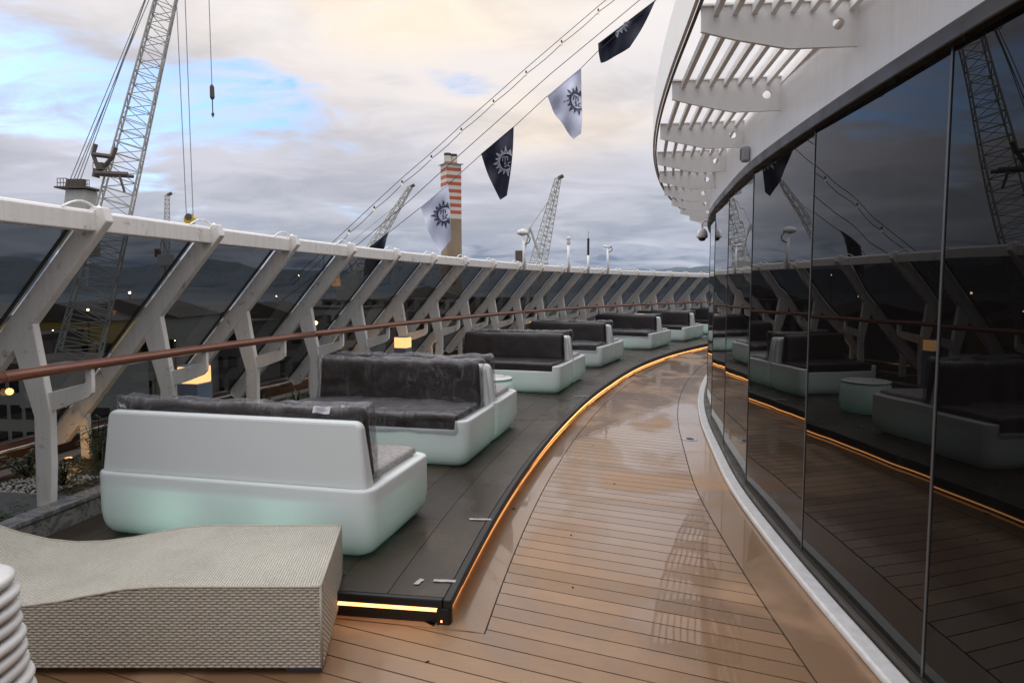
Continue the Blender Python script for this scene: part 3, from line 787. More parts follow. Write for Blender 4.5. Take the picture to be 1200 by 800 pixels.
# light masts on the screen top
def mast(i, ds, hgt, kind, label):
    s = NB(i) + ds; r = root('light_mast' if kind != 2 else 'aerial', label, 'mast', P(s, 0.02, 2.09), -hd(s), 'short white masts on the windscreen top')
    mb = MB(); mb.tube([(0, 0, 0), (0, 0, hgt)], 0.028, 10); mb.build('pole', white_paint, r, smooth=True)
    mb = MB(); mb.prism([(-0.07, -0.02), (0.07, -0.02), (0.04, 0.16), (-0.04, 0.16)], lambda p: (p[0], 0.03, p[1]), lambda p: (p[0], 0.045, p[1])); mb.build('mounting_plate', white_paint, r)
    if kind == 0:
        mb = MB(); mb.lathe([(0.02, -0.02), (0.11, 0.02), (0.12, 0.05), (0.09, 0.10), (0.03, 0.125)], (-0.03, 0, hgt + 0.05), 16); mb.build('lamp_head', whiteplast, r, smooth=True)
        mb = MB(); mb.tube([(0, 0, hgt - 0.15), (0.11, 0, hgt - 0.10), (0.14, 0, hgt - 0.02), (0.07, 0, hgt + 0.06)], 0.012, 6); mb.build('bracket', mull, r)
    elif kind == 1:
        mb = MB(); mb.lathe([(0.035, 0), (0.05, 0.04), (0.03, 0.09), (0.055, 0.13), (0.05, 0.17), (0.0, 0.19)], (0, 0, hgt), 12); mb.build('lamp_head', whiteplast, r, smooth=True)
    elif kind == 2:
        mb = MB(); mb.tube([(0, 0, hgt), (0, 0, hgt + 0.42)], 0.030, 8); mb.build('aerial_sleeve', rubber, r)
        mb = MB(); mb.tube([(0, 0, hgt + 0.42), (0, 0, hgt + 0.6)], 0.018, 8); mb.build('aerial_tip', whiteplast, r)
    else:
        mb = MB(); mb.tube([(-0.12, 0, hgt + 0.06), (0.02, 0, hgt + 0.02), (0.10, 0, hgt + 0.05)], 0.03, 8); mb.build('lamp_head', whiteplast, r, smooth=True)
        mb = MB(); mb.tube([(0.10, 0, hgt + 0.05), (0.13, 0, hgt - 0.06), (0.02, 0, hgt - 0.12)], 0.012, 6); mb.build('bracket', mull, r)
mast(8, 0.25, 0.62, 0, 'white mast with a round floodlight head, tallest and nearest on the windscreen top')
mast(10, 0.3, 0.62, 1, 'slim white mast with a small stacked lamp, right of the distant grey crane')
mast(11, 0.3, 0.42, 2, 'white mast carrying a thin black aerial sleeve above the windscreen')
mast(12, 0.35, 0.66, 3, 'white mast with a bent spotlight head, rightmost on the windscreen top')

# ------------------------------------------------------------------ superstructure wall
wl = root('glass_wall', 'curved superstructure wall of black mirror glass under a white plated band', 'wall', (W[8][0], W[8][1], 0))
wo_ = Vector((W[8][0], W[8][1], 0))
ZG0, ZG1 = 0.06, 2.63
for i in range(len(W) - 1):
    (x0, y0), (x1, y1) = W[i], W[i + 1]; tdir = Vector((x1 - x0, y1 - y0)).normalized(); nv = Vector((-tdir.y, tdir.x))
    a_ = Vector((x0, y0)) + tdir * 0.004 - wo_.xy; b_ = Vector((x1, y1)) - tdir * 0.004 - wo_.xy
    mb = MB(); bar([a_, b_], [a_ - nv * 0.02, b_ - nv * 0.02], ZG0, ZG1, mb); mb.build('glass_pane', black_glass, wl)
    c = Vector((x0, y0)) - wo_.xy
    mb = MB(); mb.prism([c + nv * 0.004 - tdir * 0.007, c + nv * 0.004 + tdir * 0.007, c - nv * 0.015 + tdir * 0.007, c - nv * 0.015 - tdir * 0.007],
                        lambda p: (p.x, p.y, ZG0), lambda p: (p.x, p.y, ZG1)); mb.build('mullion', mull, wl)
rel = [p - wo_.xy for p in wallpath]
mb = MB(); bar(off(rel, 0.045), off(rel, -0.05), ZG1, ZG1 + 0.075, mb); mb.build('top_trim', trim_dark, wl, bevel=0.006)
mb = MB(); bar(off(rel, 0.030), off(rel, -0.03), 0.0, 0.085, mb); mb.build('base_track', trim_dark, wl, bevel=0.006)
mb = MB(); bar(off(rel, 0.125), off(rel, 0.032), 0.0, 0.045, mb); mb.build('white_kerb', kerbw, wl, bevel=0.012)
mb = MB(); bar(off(rel, 0.012), off(rel, -0.05), ZG1 + 0.076, 4.2, mb); mb.build('white_band', wall_paint, wl, smooth=False)
wl.children[-1].data.polygons.foreach_set('use_smooth', [len(p.vertices) == 4 and abs(p.normal.z) < 0.5 for p in wl.children[-1].data.polygons])
mb = MB(); mb.box(-0.5, 3.5, -0.1, 30, 2.5, 2.6)

# wall lamp and dome camera
def wall_frame(y):
    x = wall_at(y); x2 = wall_at(y + 0.2); t = Vector((x2 - x, 0.2)).normalized(); return x, -math.atan2(t.x, t.y)
y_ = 5.75; x_, rz = wall_frame(y_)
r = root('wall_speaker', 'small grey bulkhead speaker box on the white band above the black glass', 'speaker', (x_ - 0.012, y_, 2.80), rz)
mb = rbox(0.07, 0.075, 0.13, 0.02, 3); mb.v = [(v[0] - 0.04, v[1], v[2]) for v in mb.v]; mb.build('housing', material('housing_grey', (0.34, 0.34, 0.35), 0.4), r, smooth=True)
mb = MB(); mb.box(-0.080, -0.073, -0.025, 0.025, -0.045, 0.045); mb.build('grille', mull, r, bevel=0.003)
y_ = 9.3; x_, rz = wall_frame(y_)
r = root('dome_camera', 'white dome security camera hanging at the far end of the black glass wall', 'camera', (x_, y_, 2.40), rz)
mb = MB(); mb.tube([(0.0, 0, 0.20), (-0.10, 0, 0.20), (-0.13, 0, 0.17), (-0.13, 0, 0.09)], 0.012, 8); mb.build('arm', whiteplast, r, smooth=True)
mb = MB(); mb.lathe([(0.02, 0.10), (0.045, 0.085), (0.065, 0.05), (0.075, 0.0), (0.072, -0.03), (0.0, -0.03)][::-1], (-0.13, 0, 0), 20); mb.build('housing', whiteplast, r, smooth=True)
mb = MB(); mb.lathe([(0.0, -0.075), (0.03, -0.068), (0.048, -0.05), (0.055, -0.03)], (-0.13, 0, 0), 16); mb.build('lens_dome', windm, r, smooth=True)

# ------------------------------------------------------------------ pergola of brackets and slats along the wall
OUT = [(0.70, 1.10), (0.83, 2.38), (0.98, 3.66), (1.13, 4.94), (1.32, 6.21), (1.56, 7.47), (1.85, 8.70), (2.19, 9.94), (2.58, 11.17), (3.02, 12.40), (3.50, 13.60), (4.04, 14.75), (4.64, 15.9), (5.3, 17.0)]
pg = root('pergola', 'white pergola of tapered brackets and slats projecting over the walkway', 'pergola', (1.7, 3.52, 3.14))
po = Vector((1.7, 3.52, 3.14))
ops = smooth_path(OUT, 6)
for k, (bx, by) in enumerate(OUT):
    xw = wall_at(by + 0.12) + 0.02
    i_ = min(k, len(OUT) - 2); t = Vector((OUT[i_ + 1][0] - OUT[i_][0], OUT[i_ + 1][1] - OUT[i_][1])).normalized()
    n_ = Vector((t.y, -t.x))
    # length to the wall along n_
    Lw = 0.4
    while Lw < 2.2:
        q = Vector((bx, by)) + n_ * Lw
        if q.x > wall_at(q.y) + 0.01: break
        Lw += 0.01
    th = 0.011
    mb = MB()
    hx, hz_, hr_ = Lw - 0.13, -0.145, 0.030
    prof = [(0.0, 0.0), (0.0, -0.095), (0.20, -0.135), (0.42 * Lw / 0.7, -0.205), (Lw - 0.10, -0.205), (Lw, -0.205), (Lw, 0.0)]
    # plate with a round hole: bridge polygon
    cx_, cz_ = hx, hz_ + 0.035
    circ = [(cx_ + hr_ * cos(-2 * pi * j / 16 - pi / 2), cz_ + hr_ * sin(-2 * pi * j / 16 - pi / 2)) for j in range(16)]
    bm = bmesh.new()
    outer = [(0.0, 0.0), (0.0, -0.12), (0.18, -0.168), (0.38 * Lw / 0.7, -0.222), (cx_, -0.222), (Lw, -0.222), (Lw, 0.0), (cx_, 0.0)]
    def m3(p, sgn): q = Vector((bx, by)) + n_ * p[0] + t * (sgn * th); return (q.x - po.x, q.y - po.y, p[1])
    leftpoly = [outer[7], outer[0], outer[1], outer[2], outer[3], outer[4]] + [circ[j] for j in range(0, 9)]
    rightpoly = [outer[4], outer[5], outer[6], outer[7]] + [circ[j % 16] for j in range(8, 17)]
    for poly in (leftpoly, rightpoly):
        n0 = len(mb.v); m_ = len(poly)
        mb.v += [m3(p, -1) for p in poly] + [m3(p, 1) for p in poly]
        mb.f.append(tuple(range(n0, n0 + m_))); mb.f.append(tuple(range(n0 + 2 * m_ - 1, n0 + m_ - 1, -1)))
    no = len(mb.v); mb.v += [m3(p, -1) for p in outer] + [m3(p, 1) for p in outer]
    for j in range(8): mb.f.append((no + j, no + (j + 1) % 8, no + 8 + (j + 1) % 8, no + 8 + j))
    no = len(mb.v); mb.v += [m3(p, -1) for p in circ] + [m3(p, 1) for p in circ]
    for j in range(16): mb.f.append((no + j, no + (j + 1) % 16, no + 16 + (j + 1) % 16, no + 16 + j))
    me = bpy.data.meshes.new('bracket'); me.from_pydata(mb.v, [], mb.f); me.materials.append(white_paint)
    me_obj('bracket', me, pg)
    mb = MB(); e0 = m3((0.0, 0), 0); 
    fl = [m3((0.0, 0), 0), m3((Lw, 0), 0)]
    q = [Vector((fl[0][0], fl[0][1])), Vector((fl[1][0], fl[1][1]))]
    bar([q[0] - t * 0.03, q[1] - t * 0.03], [q[0] + t * 0.03, q[1] + t * 0.03], 0.001, 0.011, mb); mb.build('bracket_flange', white_paint, pg)
    if k < len(OUT) - 1:
        nb = Vector((OUT[k + 1][0], OUT[k + 1][1])); cb = Vector((bx, by))
        for j in range(10):
            o_ = 0.075 + 0.095 * j
            p0 = cb + n_ * o_; p1 = nb + n_ * o_
            # stop at the wall
            def inside(p): return p.x < wall_at(p.y) + 0.0
            if not inside(p0): p0 = None
            if p0 is None and not inside(p1): continue
            if p0 is None:
                f = 1.0; a_ = cb + n_ * o_
                while f > 0 and inside(p1 + (a_ - p1) * (1 - f)): f -= 0.02
                p0 = p1 + (a_ - p1) * (1 - f)
            elif not inside(p1):
                f = 0.0
                while f < 1 and inside(p0 + (p1 - p0) * f): f += 0.02
                p1 = p0 + (p1 - p0) * f
            dd = (p1 - p0)
            if dd.length < 0.08: continue
            dd.normalize(); s2 = Vector((dd.y, -dd.x)) * 0.014
            p0 = p0 - po.xy + dd * 0.011; p1 = p1 - po.xy - dd * 0.011
            mb = MB(); bar([p0 - s2, p1 - s2], [p0 + s2, p1 + s2], -0.045, -0.001, mb); mb.build('slat', white_paint, pg)
opr = [p - po.xy for p in ops]
mb = MB(); bar(off(opr, 0.045), off(opr, 0.025), 0.0, 0.34, mb)
mb.build('fascia', white_paint, pg)
mb = MB(); bar(off(opr, 0.022), off(opr, 0.006), -0.012, 0.0, mb); mb.build('fascia_seal', rubber, pg)

# ------------------------------------------------------------------ sofas
SL, SD = 1.90, 0.98
def ring(hx, hy, r, z, inset=0.0, lip=None, arm_w=0.085):
    """rounded rectangle ring; extra points on the seat side so the lip can drop between the arms"""
    hx -= inset; hy -= inset; r = max(0.01, r - inset * 0.3); pts = []
    def arcp(cx, cy, a0):
        for k in range(7): a_ = a0 + pi / 2 * k / 6; pts.append((cx + r * cos(a_), cy + r * sin(a_)))
    arcp(hx - r, hy - r, 0.0)
    fx = [hx - max(arm_w, r) - 0.002, hx - max(arm_w, r) - 0.012]
    for x in fx + [0.6, 0.3, 0.0, -0.3, -0.6] + [-v for v in fx[::-1]]: pts.append((x, hy))
    arcp(-hx + r, hy - r, pi / 2)
    pts.append((-hx, 0.0))
    arcp(-hx + r, -hy + r, pi)
    for x in (-0.5, 0.0, 0.5): pts.append((x, -hy))
    arcp(hx - r, -hy + r, 1.5 * pi)
    pts.append((hx, 0.0))
    out = []
    for i, (x, y) in enumerate(pts):
        zz_ = z
        if lip is not None and 8 <= i <= 14: zz_ = lip
        out.append((x, y, zz_))
    return out
def loft(rings, cap0=True, cap1=True):
    mb = MB(); n_ = len(rings[0])
    for r in rings: mb.v += r
    for k in range(len(rings) - 1):
        for i in range(n_): j = (i + 1) % n_; mb.f.append((k * n_ + i, k * n_ + j, (k + 1) * n_ + j, (k + 1) * n_ + i))
    if cap0: mb.f.append(tuple(range(n_))[::-1])
    if cap1: mb.f.append(tuple(range((len(rings) - 1) * n_, len(rings) * n_)))
    return mb
hx, hy = SL / 2, SD / 2
rr = []
for z, ins in ((0.0, 0.11), (0.008, 0.075), (0.028, 0.042), (0.06, 0.019), (0.10, 0.007), (0.16, 0.0), (0.30, 0.0)):
    rr.append(ring(hx, hy, 0.10, z, ins))
rr.append(ring(hx, hy, 0.10, 0.400, 0.0, 0.322)); rr.append(ring(hx, hy, 0.10, 0.412, 0.004, 0.334)); rr.append(ring(hx, hy, 0.10, 0.417, 0.014, 0.339))
rr.append([(x * (hx - 0.085) / hx, (y - 0.0) * (hy - 0.05) / hy + 0.0, z) for x, y, z in ring(hx, hy, 0.09, 0.417, 0.0, 0.339)])
rr.append([(x * (hx - 0.09) / hx, y * (hy - 0.055) / hy, 0.312) for x, y, z in ring(hx, hy, 0.09, 0.417, 0.0, 0.339)])
body_me = loft(rr).mesh('body', glowp, True)
def slab(xh0, xh1, y0, y1, y0t, y1t, z0, z1, r):
    """upright slab, narrower at the top, rounded top corners; returns MB"""
    mb = MB(); pts = [(-xh0, z0)]
    for k in range(7): a_ = pi - pi / 2 * k / 6; pts.append((-xh1 + r + r * cos(a_), z1 - r + r * sin(a_)))
    for k in range(7): a_ = pi / 2 - pi / 2 * k / 6; pts.append((xh1 - r + r * cos(a_), z1 - r + r * sin(a_)))
    pts.append((xh0, z0))
    f = lambda a, b: (lambda p: (p[0], a + (b - a) * (p[1] - z0) / (z1 - z0), p[1]))
    mb.prism(pts, f(y0, y0t), f(y1, y1t)); return mb
back_me = slab(hx - 0.040, hx - 0.080, -hy + 0.035, -hy + 0.150, -hy + 0.055, -hy + 0.125, 0.40, 0.80, 0.055).mesh('backrest', glowp)
def cushion_mesh(kind, seed):
    w = SL - 0.20
    mb = rbox(w, 0.15, 0.45, 0.055, 6, 0.006 if kind == 'cloth' else 0.009, 3.0, seed)
    mb.v = [(x * (1 - 0.03 * (z / 0.45 + 0.5)), y + (-0.085) * (z + 0.22) / 0.45 * 0.35, z) for x, y, z in mb.v]
    mb.v = [(x, y - hy + 0.235, z + 0.63) for x, y, z in mb.v]
    return mb
def seat_mesh(seed):
    mb = rbox(SL - 0.20, 0.70, 0.15, 0.04, 6, 0.006, 3.0, seed)
    mb.v = [(x, y + 0.130, z + 0.385) for x, y, z in mb.v]; return mb
CM = {}
for s_ in range(3):
    CM['back_v', s_] = cushion_mesh('vinyl', s_).mesh('back_cushion', fabric2, True)
    CM['back_c', s_] = cushion_mesh('cloth', s_).mesh('back_cushion', fabric, True)
    CM['seat_v', s_] = seat_mesh(s_).mesh('seat_cushion', fabric2, True)
    CM['seat_c', s_] = seat_mesh(s_).mesh('seat_cushion', fabric, True)
    CM['seat_d', s_] = seat_mesh(s_).mesh('seat_cushion', seatdrop, True)
    mb = rbox(SL - 0.15, 0.185, 0.49, 0.05, 12, 0.02, 5.0, s_ + 11)
    def tuft(x, y, z):
        q = Vector((x, y, z)); e = max(0, abs(x) - (SL / 2 - 0.22)) / 0.15; tz_ = max(0, z - 0.10) / 0.14
        k = min(1, e) * min(1, tz_)
        return (x + math.copysign(0.055, x) * k * (0.5 + noise.noise(q * 9)), y, z + 0.02 * k + 0.012 * noise.noise(q * 14))
    mb.v = [tuft(x * (1 - 0.02 * (z / 0.45 + 0.5)), y + (-0.085) * (z + 0.22) / 0.45 * 0.35, z) for x, y, z in mb.v]
    mb.v = [(x, y - hy + 0.237, z + 0.632) for x, y, z in mb.v]
    CM['film_b', s_] = mb.mesh('plastic_cover', film, True)
    mb = rbox(SL - 0.165, 0.74, 0.19, 0.045, 12, 0.02, 6.0, s_ + 21); mb.v = [(x, y + 0.138, z + 0.388) for x, y, z in mb.v]
    CM['film_s', s_] = mb.mesh('plastic_cover', film, True)
def sofa(xr, yr, head, faces_away, mat_key, films, label, seed=0, lights=2, seat_key=None):
    """xr, yr: walkway-side corner nearest the camera; head: heading of the depth axis in degrees"""
    yr -= 0.12; h = math.radians(head); dx = Vector((cos(h), -sin(h))); dy = Vector((sin(h), cos(h)))
    c = Vector((xr, yr)) - dx * hx + dy * hy
    r = root('sofa', label, 'sofa', (c.x, c.y, ZP + 0.001), -h if faces_away else pi - h, 'glowing white sofas in back to back pairs on the platform')
    me_obj('body', body_me, r)
    b = me_obj('backrest', back_me, r); add_bevel(b, 0.022, 3)
    me_obj('back_cushion', CM['back_' + mat_key, seed % 3], r); me_obj('seat_cushion', CM['seat_' + (seat_key or mat_key), seed % 3], r)
    if 'b' in films: me_obj('plastic_cover', CM['film_b', seed % 3], r)
    if 's' in films: me_obj('plastic_cover', CM['film_s', (seed + 1) % 3], r)
    for k in range(lights):
        ld = bpy.data.lights.new('sofa_lamp', 'POINT'); ld.energy = 5.2 * 2 / lights; ld.color = (0.70, 1.0, 0.90); ld.shadow_soft_size = 0.14
        lo_ = bpy.data.objects.new('sofa_lamp', ld); COL.objects.link(lo_); lo_.parent = r
        lo_.location = ((k - 0.5) * 0.75 if lights > 1 else 0, -0.17, 0.17)
    return r
s1 = sofa(-0.80, 3.90, 13.5, True, 'c', 'b', 'nearest white sofa, seen from behind, with a plastic wrapped cushion and a paper label', 0, 2, 'd')
sofa(-0.385, 5.93, 13.5, False, 'c', 'bs', 'second white sofa, facing the camera, brown cushions under loose crinkled plastic', 1)
sofa(-0.385 + 0.99 * sin(0.236), 5.93 + 0.99 * cos(0.236), 13.5, True, 'c', 'b', 'white sofa back to back behind the second one, its back cushion wrapped in dewy plastic', 2, 2, 'd')
def pair(x, y, hdg, la, lb, fa='', fb='b', lt=1, sd=0):
    h = math.radians(hdg)
    sofa(x, y, hdg, False, 'v', fa, la, sd, lt)
    sofa(x + 0.99 * sin(h), y + 0.99 * cos(h), hdg, True, 'c', fb, lb, sd + 1, lt, 'd')
pair(0.70, 10.05, 17.5, 'third camera facing white sofa, smooth black vinyl back and seat, no plastic', 'white sofa behind the third pair front, torn clear plastic sticking up at its corner', lt=2)
pair(1.75, 13.35, 22, 'fourth camera facing white sofa, with a dark cushion drooping off its seat', 'white sofa turned away in the fourth pair, dark wrapped cushion', fa='s', sd=1)
pair(3.52, 17.2, 27, 'fifth camera facing white sofa, where the walkway starts to curve away', 'white sofa turned away in the fifth pair, crumpled plastic at its end', fa='s', sd=2)
pair(5.04, 19.9, 31, 'sixth camera facing white sofa, beside the far end of the lit platform edge', 'white sofa turned away in the sixth pair, farthest in plain view')
pair(7.35, 22.7, 35, 'last camera facing sofa, half hidden where the glass wall cuts off the view', 'sofa turned away in the last pair, hidden beyond the glass wall', sd=1)
# label on the wrapped cushion of the nearest sofa
mb = MB(); nL = 6
for i in range(nL + 1):
    x = -0.05 + 0.11 * i / nL
    mb.v += [(x, 0, -0.018 + 0.004 * sin(i)), (x, 0.0, 0.022 + 0.003 * sin(i * 1.3))]
mb.f = [(2 * i, 2 * i + 2, 2 * i + 3, 2 * i + 1) for i in range(nL)]
lb = mb.build('paper_label', paper, s1); lb.location = (0.60, -hy + 0.088, 0.855); lb.rotation_euler = (-0.35, 0, 0)
mb = MB()
for k in range(5): mb.box(-0.035 + 0.006 * (k % 2), 0.02 + 0.012 * (k % 3), -0.0012, -0.0004, -0.010 + k * 0.006, -0.008 + k * 0.006)
pm = mb.build('printing', printm, lb)

# glowing round pouf tables standing between the facing sofas
def pouf(u_s, bb, label):
    c = P(u_s, bb); r = root('pouf_table', label, 'table', (c.x, c.y, ZP), 0, 'glowing round tables between the sofas')
    mb = MB(); mb.lathe([(0.20, 0), (0.27, 0.02), (0.31, 0.07), (0.325, 0.15), (0.32, 0.30), (0.30, 0.37), (0.285, 0.385)], n=32); mb.build('body', glowp, r, smooth=True)
    mb = MB(); mb.lathe([(0.29, 0.386), (0.31, 0.392), (0.31, 0.402), (0.29, 0.408)], n=32); mb.build('tabletop', whiteplast, r, smooth=True)
    ld = bpy.data.lights.new('table_lamp', 'POINT'); ld.energy = 2.2; ld.color = (0.50, 1.0, 0.80); ld.shadow_soft_size = 0.08
    lo_ = bpy.data.objects.new('table_lamp', ld); COL.objects.link(lo_); lo_.parent = r; lo_.location = (0, 0, 0.18)
q = inv(-0.30, 8.85); pouf(q[0], q[1], 'round glowing white table peeking out behind the second sofa pair')

# ------------------------------------------------------------------ lanterns in the planter
def lantern(x, y, w, zt, label):
    r = root('lantern', label, 'lantern', (x, y, 0.2), -hd(inv(x, y)[0]), 'square lanterns standing in the planter')
    z = zt - 0.2
    mb = MB(); mb.box(-w / 2, w / 2, -w / 2, w / 2, 0, z - 0.165); mb.build('post', lantern_post, r, bevel=0.006)
    mb = MB(); mb.box(-w / 2 + 0.004, w / 2 - 0.004, -w / 2 + 0.004, w / 2 - 0.004, z - 0.164, z - 0.012); mb.build('lamp_shade', lampm, r, bevel=0.01)
    mb = MB(); mb.box(-w / 2, w / 2, -w / 2, w / 2, z - 0.011, z); mb.build('cap', lantern_post, r, bevel=0.003)
lantern(-2.96, 6.32, 0.215, 0.985, 'large amber lit lantern behind the handrail, nearest to the camera')
lantern(-1.62, 10.1, 0.20, 0.98, 'amber lantern glowing between white frames above the second sofa pair')
lantern(0.52, 14.9, 0.20, 0.98, 'small far amber lantern just above the third sofa backs')
lantern(3.6, 19.2, 0.20, 0.98, 'farthest amber lantern, low behind the sofas')
SPL = iter(['small warm spotlight glowing among shrubs by the first frame foot', 'small warm spotlight behind the second sofa pair', 'small warm spotlight left of the third sofa pair', 'small warm spotlight behind the fourth sofa pair', 'small warm spotlight behind the fifth sofa pair'])
def spot(x, y, e, z=0.27):
    r = root('planter_spotlight', next(SPL), 'spotlight', (x, y, z), 0, 'warm spotlights sunk in the planter')
    mb = MB(); mb.lathe([(0.02, -0.07), (0.035, -0.06), (0.04, 0.0), (0.038, 0.01)], n=12); mb.build('housing', mull, r)
    mb = MB(); mb.lathe([(0.0, 0.0), (0.030, 0.011), (0.0, 0.012)], n=12); mb.build('lens', lampm, r)
    ld = bpy.data.lights.new('lamp', 'POINT'); ld.energy = e; ld.color = (1.0, 0.55, 0.2); ld.shadow_soft_size = 0.03
    l_ = bpy.data.objects.new('lamp', ld); COL.objects.link(l_); l_.parent = r; l_.location = (0, 0, 0.07)
for (s, b, e) in ((0.95, -1.25, 1.0), (5.8, -0.95, 2.2), (8.4, -0.9, 2.0), (15.0, -0.9, 2.2), (18.6, -0.9, 2.2)):
    p = P(s, b); spot(p.x, p.y, e)

# ------------------------------------------------------------------ planting
def leafblade(mb, base, dir_, L, w, droop, nseg=4):
    d_ = Vector(dir_).normalized(); side = d_.cross(Vector((0, 0, 1))); side = side.normalized() if side.length > 0.01 else Vector((1, 0, 0))
    p = Vector(base); vs = []; cur = d_.copy()
    for i in range(nseg + 1):
        t = i / nseg; ww = w * (0.6 + 0.9 * t) * (1 - t) ** 0.7 + 0.001
        vs += [tuple(p - side * ww), tuple(p + side * ww)]
        cur = (cur + Vector((0, 0, -droop / nseg))).normalized(); p = p + cur * L / nseg
    mb.add(vs, [(2 * i, 2 * i + 1, 2 * i + 3, 2 * i + 2) for i in range(nseg)])
def plant(kind, x, y, sc, label, seed):
    rnd = random.Random(seed)
    if kind == 'agave':
        r = root('agave', label, 'plant', (x, y, 0.2), rnd.random() * 6, 'spiky rosette plants in the planter')
        for k in range(26):
            mb = MB(); a_ = k * 2.4; e_ = 0.25 + 1.2 * (k / 26)
            leafblade(mb, (0, 0, 0.03), (cos(a_) * cos(e_), sin(a_) * cos(e_), sin(e_)), sc * (0.30 - 0.05 * k / 26), 0.016 * sc / 0.9, 0.35)
            mb.build('leaf', agavem, r)
    elif kind == 'bush':
        r = root('shrub', label, 'plant', (x, y, 0.2), rnd.random() * 6, 'low leafy shrubs in the planter')
        st = MB(); fo = MB(); fo2 = MB()
        for k in range(14):
            a_ = rnd.random() * 6.28; e_ = 0.5 + rnd.random(); L = sc * (0.15 + 0.15 * rnd.random())
            tip = Vector((cos(a_) * cos(e_), sin(a_) * cos(e_), sin(e_))) * L; st.tube([(0, 0, 0), tip * 0.5 + Vector((0, 0, 0.01)), tip], 0.004, 4)
            for j in range(16):
                t = 0.25 + 0.8 * rnd.random(); b_ = rnd.random() * 6.28; q = tip * t + Vector((rnd.gauss(0, 0.02), rnd.gauss(0, 0.02), rnd.gauss(0, 0.015)))
                leafblade(fo if rnd.random() < 0.6 else fo2, q, (cos(b_), sin(b_), 0.6 * rnd.random()), 0.05 * sc + 0.02, 0.011, 0.6, 3)
        st.build('stem', leafdry, r); fo.build('foliage', leafa, r); fo2.build('foliage', leafb, r)
    else:
        r = root('grass_tuft', label, 'plant', (x, y, 0.2), 0, 'upright grassy tufts in the planter')
        mb = MB()
        for k in range(60):
            a_ = rnd.random() * 6.28; e_ = 1.0 + 0.5 * rnd.random(); leafblade(mb, (rnd.gauss(0, 0.04), rnd.gauss(0, 0.04), 0), (cos(a_) * cos(e_), sin(a_) * cos(e_), sin(e_)), sc * (0.2 + 0.15 * rnd.random()), 0.006, 0.3)
        mb.build('foliage', leafa, r)
plants = [('bush', 0.62, -1.30, 0.9, 'small shrub lit warm by the spotlight near the first frame foot'),
          ('bush', 0.50, -0.85, 0.7, 'low pale leaved shrub on the white gravel by the first frame foot'),
          ('tuft', 0.95, -0.75, 1.0, 'dark upright tuft right beside the first frame foot'),
          ('bush', 1.15, -1.15, 1.35, 'bushy dark shrub left of the nearest sofa'),
          ('bush', 1.05, -0.62, 1.0, 'shrub leaning over the marble coping left of the nearest sofa'),
          ('bush', 1.5, -0.8, 1.2, 'shrub half hidden behind the left end of the nearest sofa'),
          ('agave', 3.0, -0.75, 1.15, 'spiky rosette just left of the second sofa'),
          ('agave', 3.35, -0.55, 1.25, 'dense spiky rosette touching the left end of the second sofa'),
          ('agave', 2.2, -0.95, 0.9, 'small spiky rosette beside the nearest lantern'),
          ('agave', 7.2, -0.7, 1.1, 'spiky rosette above the second sofa pair, right of the lit lantern')]
for k, (kd, s, b, sc, lab) in enumerate(plants):
    p = P(s, b); plant(kd, p.x, p.y, sc, lab, k)
FARP = ['spiky rosette showing between frames left of the second sofa pair', 'leafy shrub behind the left end of the second sofa pair', '', 'spiky rosette behind the back of the second sofa pair',
        'leafy shrub between the second and third sofa pairs', 'grassy tuft left of the third sofa pair', 'spiky rosette at the left end of the third sofa pair', 'leafy shrub behind the third sofa pair',
        'grassy tuft just before the small far lantern', 'spiky rosette behind the small far lantern', 'leafy shrub left of the fourth sofa pair', 'grassy tuft behind the fourth sofa pair',
        'spiky rosette between the fourth and fifth sofa pairs', 'leafy shrub behind the fifth sofa pair']
for k in range(14):
    s = 4.4 + k * 1.25; p = P(s + random.uniform(-0.3, 0.3), -0.6 - 0.5 * random.random())
    if k in (2, ): continue
    plant(('agave', 'bush', 'tuft')[k % 3], p.x, p.y, 0.75 + 0.3 * random.random(), FARP[k], 40 + k)
# ground cover and gravel
mb = MB(); rnd = random.Random(3)
for k in range(9000):
    s = rnd.uniform(-4.5, 4.5); b = rnd.uniform(-1.4, -0.39)
    if noise.noise(Vector((s * 1.3, b * 1.7, 3.3))) < -0.18 and not (s < -0.05 and b > -0.8): continue
    if 0.05 < s < 0.7 and b < -0.8: continue
    p = P(s, b, 0.2 + 0.03 * rnd.random()); a_ = rnd.random() * 6.28
    leafblade(mb, p, (cos(a_), sin(a_), 0.9), 0.035 + 0.03 * rnd.random(), 0.007, 0.8, 2)
o = mb.build('ground_cover', leafa); tag(o, 'low dark green ground cover growing across the planter soil', 'ground cover'); o['kind'] = 'stuff'
mb = MB()
for k in range(650):
    s = rnd.uniform(0.1, 0.75); b = rnd.uniform(-1.35, -0.75); p = P(s, b, 0.205); r_ = rnd.uniform(0.008, 0.017)
    vs = [Vector((r_ * a, r_ * b2, r_ * 0.7 * c)) for a, b2, c in ((1, 0, 0), (0, 1, 0), (-1, 0, 0), (0, -1, 0), (0, 0, 1), (0, 0, -1))]
    rz_ = rnd.random() * 3; vs = [Vector((v.x * cos(rz_) - v.y * sin(rz_), v.x * sin(rz_) + v.y * cos(rz_), v.z)) + p for v in vs]
    mb.add(vs, [(0, 1, 4), (1, 2, 4), (2, 3, 4), (3, 0, 4), (1, 0, 5), (2, 1, 5), (3, 2, 5), (0, 3, 5)])
o = mb.build('gravel', pebble, smooth=True); tag(o, 'white gravel scattered on the planter bed by the first frame foot', 'gravel'); o['kind'] = 'stuff'
